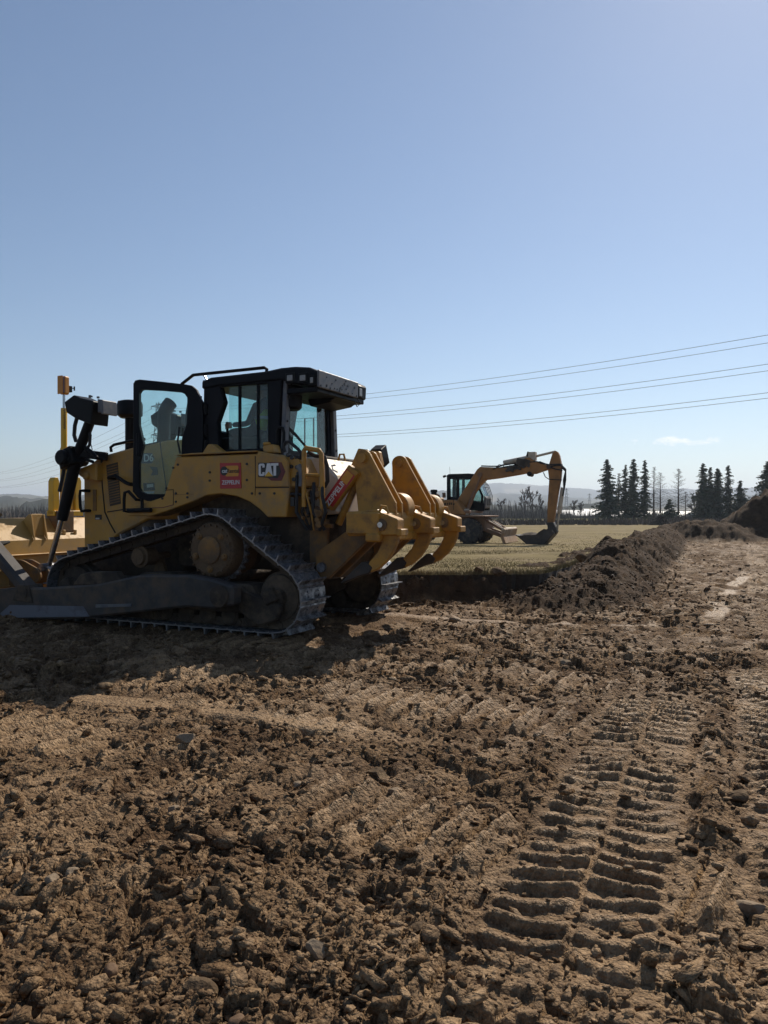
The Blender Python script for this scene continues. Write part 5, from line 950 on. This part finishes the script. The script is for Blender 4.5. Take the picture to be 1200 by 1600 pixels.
# cab on the far side of the boom
c0 = .18; c1 = 1.10; cxl, cxr = XS(698, 760, c0)[0], XS(757, 760, c0)[0]; zb_ = 1.42; zt_ = XS(720, 744, c0)[1]
xc = X(MB().box(cxl, cxr, c0, c1, zb_-.05, zb_), 'cab', 'black')
fp = [(cxr-.42, zt_), (cxr-.10, zt_-.45), (cxr+.06, zb_+.62), (cxr, zb_+.3), (cxr-.1, zb_)]
X(MB().prism(rpoly([(cxl-.06, zt_), (cxr-.38, zt_), (cxr-.42, zt_+.08), (cxr-.7, zt_+.11), (cxl+.1, zt_+.10)], .03), c0-.03, c1+.03), 'cab_roof', 'navy', xc, .02)
for y in (c0, c1-.06):
    X(MB().prism([(cxl, zb_), (cxl+.18, zb_), (cxl+.16, zt_), (cxl, zt_)], y, y+.06).prism([(cxl+.42, zb_), (cxl+.58, zb_), (cxl+.56, zt_), (cxl+.44, zt_)], y, y+.06).prism([(cxl, zb_), (cxr, zb_), (cxr, zb_+.28), (cxl, zb_+.62)], y, y+.06).prism([(cxl, zt_-.12), (cxr-.42, zt_-.12), (cxr-.40, zt_), (cxl, zt_)], y, y+.06).prism([(cxr-.52, zt_), (cxr-.42, zt_), (cxr-.05, zb_+.6), (cxr-.08, zb_+.2), (cxr-.18, zb_+.2), (cxr-.15, zb_+.6)], y, y+.06), 'cab_frame', 'navy', xc, .01)
    X(MB().prism([(cxl+.1, zb_+.1), (cxr-.15, zb_+.1), (cxr-.08, zb_+.6), (cxr-.44, zt_-.05), (cxl+.1, zt_-.05)], y+.02, y+.03), 'side_pane', 'glass2', xc)
X(MB().prism([(cxr-.42, zt_-.03), (cxr-.41, zt_-.03), (cxr+.0, zb_+.60), (cxr-.01, zb_+.60)], c0+.05, c1-.05), 'windscreen', 'glass2', xc); X(MB().prism([(cxr-.02, zb_+.62), (cxr+.08, zb_+.50), (cxr+.03, zb_+.10), (cxr-.08, zb_+.05)], c0+.02, c1-.02), 'front_panel', 'grey', xc, .02)
gm = MB()
for i in range(4): y = c0+.1+i*.24; gm.tube([(cxr-.36, y, zt_-.02), (cxr-.02, y, zt_-.40), (cxr+.14, y, zb_+.62), (cxr+.12, y, zb_+.2)], .014, 5)
for k in (.1, .5): gm.tube([(cxr-.20+k*.4, c0+.05, zt_-.2-k*.6), (cxr-.20+k*.4, c1-.05, zt_-.2-k*.6)], .012, 5)
X(gm, 'screen_guard', 'black', xc); X(MB().box(cxl+.2, cxl+.7, c0+.2, c0+.7, zb_, zb_+.5).box(cxl+.18, cxl+.32, c0+.2, c0+.7, zb_+.4, zb_+1.05), 'seat', 'seat', xc, .04)
X(MB().cyl((cxl+.95, c0+.45, zb_), (cxl+.82, c0+.45, zb_+.75), .03).lathe((cxl+.82, c0+.45, zb_+.76), (-.3, 0, 1), [(.19, 0), (.21, .015), (.19, .03)], 18), 'steering_column', 'black', xc); X(MB().cyl((cxl+.12, c0+.1, zt_+.1), (cxl+.1, c0+.1, zt_+.42), .006, n=5), 'aerial', 'black', xc)
X(MB().tube([(cxl-.05, c0-.02, zt_+.02), (cxl-.12, c0-.1, zt_-.02)], .05, 8), 'rear_lamp', 'black', xc)
# boom, stick and bucket
by0, by1 = -.40, -.02; bm_ = -.2
BP = [(716, 782), (747, 734), (752, 729.5), (758, 730), (787, 731), (800, 731), (812, 728), (830, 738.5), (812, 742), (780, 747.5), (760, 750), (753, 757), (739, 776), (728, 795), (718, 802), (708, 798)]
bo = X(MB().prism(XX(BP, bm_), by0, by1), 'boom', 'exo', bevel=.03)
X(MB().prism(XX([(812, 727), (822, 716), (829, 715), (836, 720), (846, 725), (858, 727.5), (860, 733), (850, 736), (837, 740.5), (826, 740)], bm_), by0-.04, by1+.04), 'boom_nose', 'exo', bo, .02)
X(MB().cyl((*XS(752, 742, bm_)[:1], by0-.08, XS(752, 742, bm_)[1]), (XS(752, 742, bm_)[0], by1+.08, XS(752, 742, bm_)[1]), .10, n=16), 'boom_pin', 'exunder', bo, smooth=True)
for y in (by0-.12, by1+.12): X(MB().cyl(X3(730, 798, y), X3(742, 768, y), .085, n=14).cyl(X3(742, 768, y), X3(751, 744, y), .045, n=12), 'boom_cylinder', 'exunder', bo, smooth=True)
X(MB().cyl(X3(787, 723.5, bm_), X3(833, 714, bm_), .11, n=16).cyl(X3(833, 714, bm_), X3(868, 705.5, bm_), .05, n=12).obox(X3(832, 713, bm_), (.3, .34, .34)), 'stick_cylinder', 'excream', bo, smooth=True)
X(MB().obox(X3(830, 711, bm_), (.35, .25, .2), Matrix.Rotation(.3, 3, 'Y')).cyl((XS(829, 741, bm_)[0], by0-.1, XS(829, 741, bm_)[1]), (XS(829, 741, bm_)[0], by1+.1, XS(829, 741, bm_)[1]), .10, n=12), 'valve_block', 'black', bo, .02)
SP = [(868, 704.5), (872, 706), (875, 712), (878.5, 729), (877, 748), (872, 775), (865.5, 819), (856, 819), (856.5, 790), (859, 750), (857, 734), (859, 725), (864, 709)]
sk_ = X(MB().prism(XX(SP, bm_), by0+.03, by1-.03), 'stick', 'exo', bevel=.025)
X(MB().cyl((XS(859, 730, bm_)[0], by0-.08, XS(859, 730, bm_)[1]), (XS(859, 730, bm_)[0], by1+.08, XS(859, 730, bm_)[1]), .09, n=14), 'stick_pin', 'bucket', sk_, smooth=True)
X(MB().cyl(X3(879.5, 762, bm_), X3(873.5, 803, bm_), .085, n=14).cyl(X3(873.5, 803, bm_), X3(870.5, 829, bm_), .042, n=10), 'bucket_cylinder', 'excream', sk_, smooth=True)
X(MB().prism(XX([(856, 816), (866, 816), (872, 830), (870, 834), (862, 833), (857, 826)], bm_), by0-.02, by1+.02), 'bucket_linkage', 'bucket', sk_, .02)
for i in range(7):
    y = by0-.03+.06*i; s0 = rg4.uniform(-2, 2)
    X(MB().tube([X3(770+3*i, 733, y), X3(786+2*i, 729+s0, y), X3(800+2*i, 727+s0, y), X3(815+2*i, 722-s0, y), X3(838+i, 722+s0*.5, y), X3(858, 728+s0, y), X3(876, 727+s0, y), X3(884, 735+s0, y), X3(884-i*.6, 750, y), X3(881, 768, y), X3(879, 775, y)], .026, 6), 'hydraulic_hose', 'rubber', sk_, smooth=True)
hb = MB()
for i in range(14): a = rg4.uniform(0, 1); p = X3(788+a*40+rg4.uniform(-4, 4), 731-a*10+rg4.uniform(-5, 6), by0-.03); hb.obox(p, (rg4.uniform(.1, .3), .1, rg4.uniform(.06, .2)), Matrix.Rotation(rg4.uniform(-.6, .6), 3, 'Y'))
X(hb, 'pipe_clamps', 'bucket', bo, .01); X(MB().tube([X3(849, 738, by0-.03), X3(852, 745, by0-.03), X3(858, 749, by0-.03), X3(878, 750, by0-.03)], .02, 6).tube([X3(858, 732, by0-.03), X3(868, 726, by0-.03), X3(879, 726, by0-.03)], .025, 6).tube([X3(858, 730, by0-.03), X3(868, 733, by0-.03), X3(879, 735, by0-.03)], .025, 6), 'loose_hose', 'rubber', sk_)
X(MB().tube([X3(752, 728, bm_), X3(766, 728.5, bm_), X3(780, 728.5, bm_), X3(790, 725, bm_)], .03, 6).tube([X3(775, 730, bm_), X3(780, 726, bm_), X3(786, 727, bm_), X3(788, 731, bm_)], .02, 6), 'boom_pipe', 'rubber', bo, smooth=True)
bk = [(812.5, 836.5), (841, 835), (845, 831), (853, 826), (864, 828), (868, 833), (861, 841), (853, 850.5), (828, 850.5)]; BK = XX(bk, bm_)
z0 = min(p[1] for p in BK); BK = [(a, b-z0+.01 if b-z0 < .1 else b) for a, b in BK]
bkm = MB().prism(BK, -.72, -.69).prism(BK, .29, .32)
for i, (a, b) in enumerate(zip(BK[4:], BK[5:]+BK[:1])):
    if i < 5: bkm.bar((a[0], -.2, a[1]), (b[0], -.2, b[1]), 1.02, .05, up=(0, 0, 1)) 
bko = X(bkm, 'bucket', 'bucket', bevel=.008)
X(MB().bar((BK[0][0], -.2, BK[0][1]), (BK[1][0], -.2, BK[1][1]), 1.06, .03), 'bucket_rim', 'grey', bko, .006) if False else None
sp2 = MB()                                 # soil in the bucket
gx = np.linspace(BK[0][0]+.06, BK[2][0], 14); gy_ = np.linspace(-.68, .28, 12)
Vv = [(x, y, BK[0][1]+.02+.10*math.sin((x-gx[0])/(gx[-1]-gx[0])*3.1)*math.sin((y+.68)/.96*3.1)+.03*rg4.random()) for x in gx for y in gy_]
sp2.add(Vv, [(i*12+j, i*12+j+1, (i+1)*12+j+1, (i+1)*12+j) for i in range(13) for j in range(11)]); X(sp2, 'soil_load', 'soilcake', bko)
for i in range(5): y = -.62+i*.21; X(MB().obox((BK[0][0]-.02, y, BK[0][1]+.0), (.16, .06, .05), Matrix.Rotation(.2, 3, 'Y')), 'bucket_tooth', 'steel', bko, .008)
# ------------------------------------------------------------------ trees beyond the field
def at(px, y): return (px-600)/FPX*y
def conifer(px, top, base, Y, wpx, mk, label, seed, dens=1.0, bare=False):
    rg = random.Random(seed); x = at(px, Y); z0 = float(field_z(np.array(Y)))-.15; ht = CAM_H+(800-top)/FPX*Y-z0; wd = wpx*Y/FPX/2*2.0
    o = empty('spruce_tree' if not bare else 'larch_tree', (x, Y, z0)); tag(o, label, 'tree', 'conifers behind the field')
    lean = rg.uniform(-.02, .02)*ht
    MB().tube([(0, 0, 0), (lean*.5, 0, ht*.5), (lean, 0, ht*.98)], [.022*ht*.6+.05, .014*ht*.6+.03, .012], 7).build('trunk', M['bark'], o)
    V, Fs = [], []
    n = int((ht*8 if not bare else ht*6)*dens); zl = .12*ht if not bare else .25*ht
    for i in range(n):
        t = i/n; z = zl+(ht-zl)*t**.92; r = wd*(1-t)**.80*(rg.uniform(.42, 1.15) if not bare else rg.uniform(.35, 1.1))+.10
        if not bare and t < .12: r *= .75+2*t
        for k in range(rg.choice((2, 3, 3)) if not bare else 2):
            a = rg.uniform(0, 6.283); dr = -.18-.35*(1-t) if not bare else rg.uniform(-.05, .25); ca, sa = math.cos(a), math.sin(a); sgm = 5 if not bare else 4
            px0 = Vector((lean*z/ht, 0, z)); tipz = dr*r*.8+.10*r
            for s in range(sgm):
                u0, u1 = s/sgm, (s+1)/sgm
                def bp(u): return px0+Vector((ca*r*u, sa*r*u, dr*r*u*1.3-(.25*r*u*(u-1) if not bare else 0)+.18*r*u*u))
                if bare:
                    w = .02*(1-u0)+.010; p, q = bp(u0), bp(u1); b0 = len(V); V += [p+Vector((0, 0, w)), p-Vector((0, 0, w)), q]; Fs.append((b0, b0+1, b0+2))
                    for _ in range(3):
                        e = q+Vector((rg.uniform(-.3, .3), rg.uniform(-.3, .3), rg.uniform(-.25, .15)))*.9; b0 = len(V); V += [q, q+Vector((.012, 0, .02)), e]; Fs.append((b0, b0+1, b0+2))
                else:
                    c = bp((u0+u1)/2); w = r*.24*(1.2-u0)+.16
                    for _ in range(3):      # hanging sprays of needles
                        d = Vector((rg.uniform(-1, 1), rg.uniform(-1, 1), rg.uniform(-.9, .2)))*w; e = Vector((rg.uniform(-1, 1), rg.uniform(-1, 1), rg.uniform(-.9, .1)))*w*.8; b0 = len(V)
                        V += [c+Vector((ca, sa, 0))*w*.5, c+d, c+e]; Fs.append((b0, b0+1, b0+2))
    me = bpy.data.meshes.new('crown'); me.from_pydata(V, [], Fs); link('crown', me, M[mk], o)
TREES = [(950, 717, 812, 118, 30, 'spruce', 'broad dark spruce at the left end of the conifer row, beside the pale roofs', 1, 1.2, 0),
 (966, 738, 812, 124, 12, 'spruce2', 'slim sparse spruce right behind the broad dark end spruce', 2, .5, 0),
 (978, 725, 812, 119, 20, 'spruce2', 'thin-topped spruce, leftmost of three tall ones standing close together', 3, .7, 0),
 (991, 716, 812, 117, 24, 'spruce', 'tall dense spruce in the middle of three standing close together', 4, 1, 0),
 (1007, 718, 812, 118, 19, 'spruce', 'narrow tall spruce, rightmost of three standing close together', 5, .8, 0),
 (1021, 729, 812, 121, 16, 'bareb', 'tall bare larch next to the three close spruces', 6, 1, 1),
 (1032, 738, 812, 119, 24, 'bareb', 'bare larch with wide level branches above the small spruce', 7, 1.1, 1),
 (1046, 779, 813, 112, 22, 'spruce', 'small low spruce behind the dark mound', 8, 1, 0),
 (1060, 732, 812, 119, 26, 'bareb', 'tallest bare larch with a ragged crown beside the small low spruce', 9, 1.3, 1),
 (1071, 768, 812, 122, 16, 'bareb', 'short bare larch between the ragged larch and the spruces by the heap', 10, 1, 1),
 (1099, 723, 812, 116, 27, 'spruce', 'tall spruce at the left of the group beside the spoil heap', 11, 1.1, 0),
 (1110, 729, 812, 118, 20, 'spruce2', 'slender spruce squeezed between two tall spruces by the spoil heap', 12, .8, 0),
 (1122, 731, 812, 116, 25, 'spruce', 'dense dark spruce in the middle of the group by the spoil heap', 13, 1.2, 0),
 (1139, 726, 812, 117, 21, 'spruce2', 'open spruce with visible trunk by the spoil heap', 14, .7, 0),
 (1156, 750, 812, 114, 34, 'spruce2', 'low broad conifer behind the crest of the spoil heap', 15, .9, 0),
 (1200, 720, 812, 108, 44, 'spruce', 'big broad spruce rising behind the top of the spoil heap', 16, 1.2, 0),
 (1243, 712, 812, 112, 34, 'spruce', 'dense spruce standing past the big broad one behind the heap', 17, 1, 0)]
for t_ in TREES: conifer(*t_[:5], t_[5], t_[6], t_[7], t_[8], bool(t_[9]))
def bare_tree(px, top, Y, wpx, label, seed, base_z=None):
    rg = random.Random(seed); x = at(px, Y); z0 = -.5 if base_z is None else base_z; ht = CAM_H+(800-top)/FPX*Y-z0; wd = wpx*Y/FPX/2
    o = empty('bare_tree', (x, Y, z0)); tag(o, label, 'tree', 'leafless trees in the valley')
    MB().tube([(0, 0, 0), (.1, 0, ht*.5), (0, 0, ht*.85)], [.03*ht, .018*ht, .03], 6).build('trunk', M['bark'], o)
    V, Fs = [], []
    def grow(p, d, L, r, k):
        q = p+d*L; s = d.cross(Vector((.3, 1, .2))).normalized()*r; b0 = len(V); V.extend([p+s, p-s, q-s*.6, q+s*.6]); Fs.append((b0, b0+1, b0+2, b0+3))
        if k == 0: return
        for _ in range(rg.choice((3, 4)) if k > 1 else 4):
            e = (d+Vector((rg.uniform(-1, 1)*wd/ht*2.2, rg.uniform(-1, 1)*wd/ht*2.2, rg.uniform(-.35, .55)))).normalized(); grow(p+d*L*rg.uniform(.45, 1), e, L*rg.uniform(.55, .8), max(r*.6, .035), k-1)
    for i in range(7): grow(Vector((0, 0, ht*(.25+.08*i))), Vector((rg.uniform(-1, 1)*wd/ht*2.5, rg.uniform(-1, 1)*wd/ht*2.5, .8)).normalized(), ht*.22, .07, 3)
    me = bpy.data.meshes.new('branches'); me.from_pydata(V, [], Fs); link('branches', me, M['bareb'], o)
for a_ in ((820, 766, 190, 20, 'leafless round-topped tree rising highest out of the valley scrub', 31), (832, 768, 195, 18, 'leafless tree leaning against the highest valley tree', 32), (843, 777, 185, 14, 'thin leafless tree beside the excavator stick', 33), (782, 781, 210, 12, 'small leafless tree beyond the excavator blade', 34),
           (896, 784, 200, 10, 'slim leafless tree right of the excavator stick', 35), (907, 788, 205, 10, 'short leafless tree between the stick and the broad end spruce', 36), (1085, 778, 150, 14, 'small leafless tree in the gap of the conifer row', 37)): bare_tree(*a_)
# scrub in the valley, one uncountable mass
rg = np.random.default_rng(77); nS = 7000; Ys = 165*(450/165)**rg.random(nS); pxs = rg.uniform(-500, 1500, nS); xs = (pxs-600)/FPX*Ys
zs = np.interp(Ys, [120, 200, 400], [-.1, -.6, -2.8]); hs = rg.uniform(1.2, 3.2, nS)*(1+.8*(vn(xs*.03, Ys*.03, 9) > .55))*np.where(pxs > 880, .5, 1)*np.where(Ys > 260, 1.3, 1)
K_ = 16; bx = np.repeat(xs, K_)+rg.normal(0, 1.1, nS*K_); byy = np.repeat(Ys, K_)+rg.normal(0, 1.1, nS*K_); hh_ = np.repeat(hs, K_)*rg.uniform(.35, 1.1, nS*K_); zz0 = np.repeat(zs, K_)
ang = rg.uniform(0, 6.283, nS*K_); wd_ = rg.uniform(.06, .30, nS*K_); lx = rg.normal(0, .35, nS*K_)*hh_*.5
A1 = np.stack([bx-wd_*np.cos(ang), byy-wd_*np.sin(ang), zz0-.3], 1); B1 = np.stack([bx+wd_*np.cos(ang), byy+wd_*np.sin(ang), zz0-.3], 1); C1 = np.stack([bx+lx, byy+lx*.5, zz0+hh_], 1)
V = np.stack([A1, B1, C1], 1).reshape(-1, 3); tag(link('valley_scrub', npmesh('valley_scrub', V, np.arange(len(V)).reshape(-1, 3)), M['shrub']), 'grey-brown leafless scrub filling the valley beyond the field', 'scrub', kind='stuff')
# rough verge of tall dead grass and bramble along the far side of the field
nV = 14000; Yv = rg.uniform(84, 112, nV); xv = rg.uniform(-.62, .62, nV)*Yv; zv = field_z(Yv); hv2 = rg.uniform(.08, .6, nV)*(1+.7*vn(xv*.12, Yv*.1, 3)); av = rg.uniform(0, 6.283, nV); wv = rg.uniform(.05, .30, nV)
V = np.stack([np.stack([xv-wv*np.cos(av), Yv-wv*np.sin(av), zv-.1], 1), np.stack([xv+wv*np.cos(av), Yv+wv*np.sin(av), zv-.1], 1), np.stack([xv+rg.normal(0, .2, nV), Yv, zv+hv2], 1)], 1).reshape(-1, 3)
tag(link('field_verge', npmesh('field_verge', V, np.arange(len(V)).reshape(-1, 3)), M['shrub']), 'low dark bramble and dead weeds along the far edge of the field', 'undergrowth', kind='stuff')
# dark mound before the trees
rg5 = random.Random(5); gm = MB(); n_ = 26; Vv = []; mxx, mY = at(1031, 84), 84
for i in range(n_):
    for j in range(n_):
        u, v = i/(n_-1)*2-1, j/(n_-1)*2-1; r = math.hypot(u, v); Vv.append((u*1.35, v*1.2, max(0, 1-r)**.75*.98*(1+.25*rg5.uniform(-1, 1))+.12*rg5.random()*(r < .9)-.05))
gm.add(Vv, [(i*n_+j, (i+1)*n_+j, (i+1)*n_+j+1, i*n_+j+1) for i in range(n_-1) for j in range(n_-1)]); o = gm.build('earth_mound', M['soilcake']); o.location = (mxx, mY, float(field_z(np.array(mY)))); tag(o, 'small dark mound of earth at the far edge of the field', 'mound')
# ------------------------------------------------------------------ low pale buildings
def hall(px0, px1, ytop, Y, dep, label, wm='bwall', eave=None):
    x0, x1 = at(px0, Y), at(px1, Y); z0 = -2.0; zt = CAM_H+(800-ytop)/FPX*Y; ze = z0+(zt-z0)*.55; L = x1-x0
    o = empty('building', ((x0+x1)/2, Y, z0)); tag(o, label, 'building', 'low sheds beyond the trees'); h0 = ze-z0; h1 = zt-z0
    MB().box(-L/2, L/2, 0, dep, 0, h0).prism([(0, h0), (dep, h0), (dep/2, h1-.05)], -L/2, L/2, 'x').build('wall', M[wm], o)
    MB().add([(-L/2-.3, -.4, h0-.05), (L/2+.3, -.4, h0-.05), (L/2+.3, dep/2, h1), (-L/2-.3, dep/2, h1), (-L/2-.3, dep+.4, h0-.05), (L/2+.3, dep+.4, h0-.05), (-L/2-.3, -.4, h0+.1), (L/2+.3, -.4, h0+.1), (L/2+.3, dep/2, h1+.15), (-L/2-.3, dep/2, h1+.15), (-L/2-.3, dep+.4, h0+.1), (L/2+.3, dep+.4, h0+.1)],
             [(0, 1, 2, 3), (3, 2, 5, 4), (6, 9, 8, 7), (9, 10, 11, 8), (0, 6, 7, 1), (4, 5, 11, 10), (0, 3, 9, 6), (3, 4, 10, 9), (1, 7, 8, 2), (2, 8, 11, 5)]).build('roof', M['broof'], o)
    n = max(2, int(L/6))
    for i in range(n): cx = -L/2+L*(i+.5)/n; MB().box(cx-1.1, cx+1.1, -.06, .05, h0*.35, h0*.8).build('window', M['bdark'], o)
hall(872, 946, 797.5, 240, 16, 'long pale shed between the excavator stick and the conifers'); hall(918, 945, 795.5, 300, 14, 'small shed with pale gable roof behind the long shed', 'brick')
hall(952, 1030, 799, 215, 14, 'long low white shed seen between the conifer trunks'); hall(1034, 1092, 799.5, 225, 14, 'white shed behind the bare larches'); hall(1098, 1150, 800, 210, 14, 'pale shed partly hidden by the spoil heap')
hall(742, 762, 807, 330, 12, 'tiny white house in the scrub beyond the excavator')
# ------------------------------------------------------------------ power line
def pylon(x, y, z0, H, label, nm='power_pylon', levels=(.94, .80, .675), arm=2.4, group=None):
    o = empty(nm, (x, y, z0)); tag(o, label, 'pylon', group); mb = MB(); w0, w1 = H*.07, H*.018; n = 12; r = H*.0022+.02
    def cor(t): w = w0*(1-t)**1.3+w1; return [Vector((sx*w, sy*w, H*t)) for sx, sy in ((-1, -1), (1, -1), (1, 1), (-1, 1))]
    for i in range(n):
        a, b = cor(i/n), cor((i+1)/n)
        for k in range(4): mb.tube([a[k], b[k]], r, 4, False); mb.tube([a[k], b[(k+1) % 4]], r*.7, 4, False); mb.tube([a[(k+1) % 4], b[k]], r*.7, 4, False)
    mb.build('lattice_tower', M['galv'], o)
    for lv in levels:
        am = MB(); z = H*lv
        for s in (-1, 1):
            for q in (-w1, w1): am.tube([(0, q, z), (s*arm, 0, z)], r, 4, False); am.tube([(0, q, z+H*.025), (s*arm, 0, z)], r*.8, 4, False)
        am.build('crossarm', M['galv'], o)
        for s in (-1, 1): MB().tube([(s*arm, 0, z), (s*arm, 0, z-.75)], [.07, .09], 6).build('insulator', M['wire'], o)
    return o
PA, PB, PC = Vector((-59.5, 200, 0)), Vector((140, 20, 4.7)), Vector((-290, 520, 0)); HP_ = 31.5; LV = (.960, .84, .722)
perp = (PB-PA).cross(Vector((0, 0, 1))).normalized(); ry = math.atan2(perp.y, perp.x)
for P, lab in ((PA, 'tall lattice pylon behind the bulldozer, seen through its open door'), (PB, 'lattice pylon carrying the wires on past the spoil heap'), (PC, 'distant lattice pylon down the line beyond the bulldozer blade')):
    o = pylon(P.x, P.y, P.z-1, HP_, lab, group='pylons of the overhead line', levels=LV); o.rotation_euler = (0, 0, ry)
NM = ('top', 'middle', 'lowest')
for k, lv in enumerate(LV):
    for s in (-1, 1):
        def hang(P): return P+perp*s*2.4+Vector((0, 0, HP_*lv-1-.75))
        pts_ = []
        for A, B, sag in ((PC, PA, 7), (PA, PB, 6.7)):
            a, b = hang(A), hang(B)
            for i in range(40 if B is PA else 41): t = i/40; p = a.lerp(b, t); p.z -= sag*4*t*(1-t); pts_.append(p)
        o = MB().tube(pts_, .032, 5).build('power_cable', M['wire']); tag(o, 'thin overhead power cable of the %s pair, on the %s side of the pylons' % (NM[k], 'field' if s > 0 else 'far'), 'cable', 'cables of the overhead line')
for px, top, Y, lab in ((885, 763, 640, 'far small pylon between the excavator stick and the conifers'), (921, 771, 760, 'far smaller pylon above the pale sheds')):
    z0 = -3; pylon(at(px, Y), Y, z0, CAM_H+(800-top)/FPX*Y-z0, lab, arm=2.2, group='far pylons in the valley')
# ------------------------------------------------------------------ air
hz = MB().box(-9500, 9500, -9500, 9500, -8, 230).build('haze', None); hz['kind'] = 'stuff'; hz['label'] = 'thin blue spring haze over the valley'; hz['category'] = 'haze'
m = bpy.data.materials.new('haze_air'); m.use_nodes = True; t = m.node_tree; t.nodes.clear(); o_ = t.nodes.new('ShaderNodeOutputMaterial'); pv = t.nodes.new('ShaderNodeVolumePrincipled')
pv.inputs['Color'].default_value = (.76, .86, 1, 1); pv.inputs['Density'].default_value = .00025; pv.inputs['Anisotropy'].default_value = .35; t.links.new(pv.outputs[0], o_.inputs['Volume']); hz.data.materials.append(m)
hz.display_type = 'WIRE'
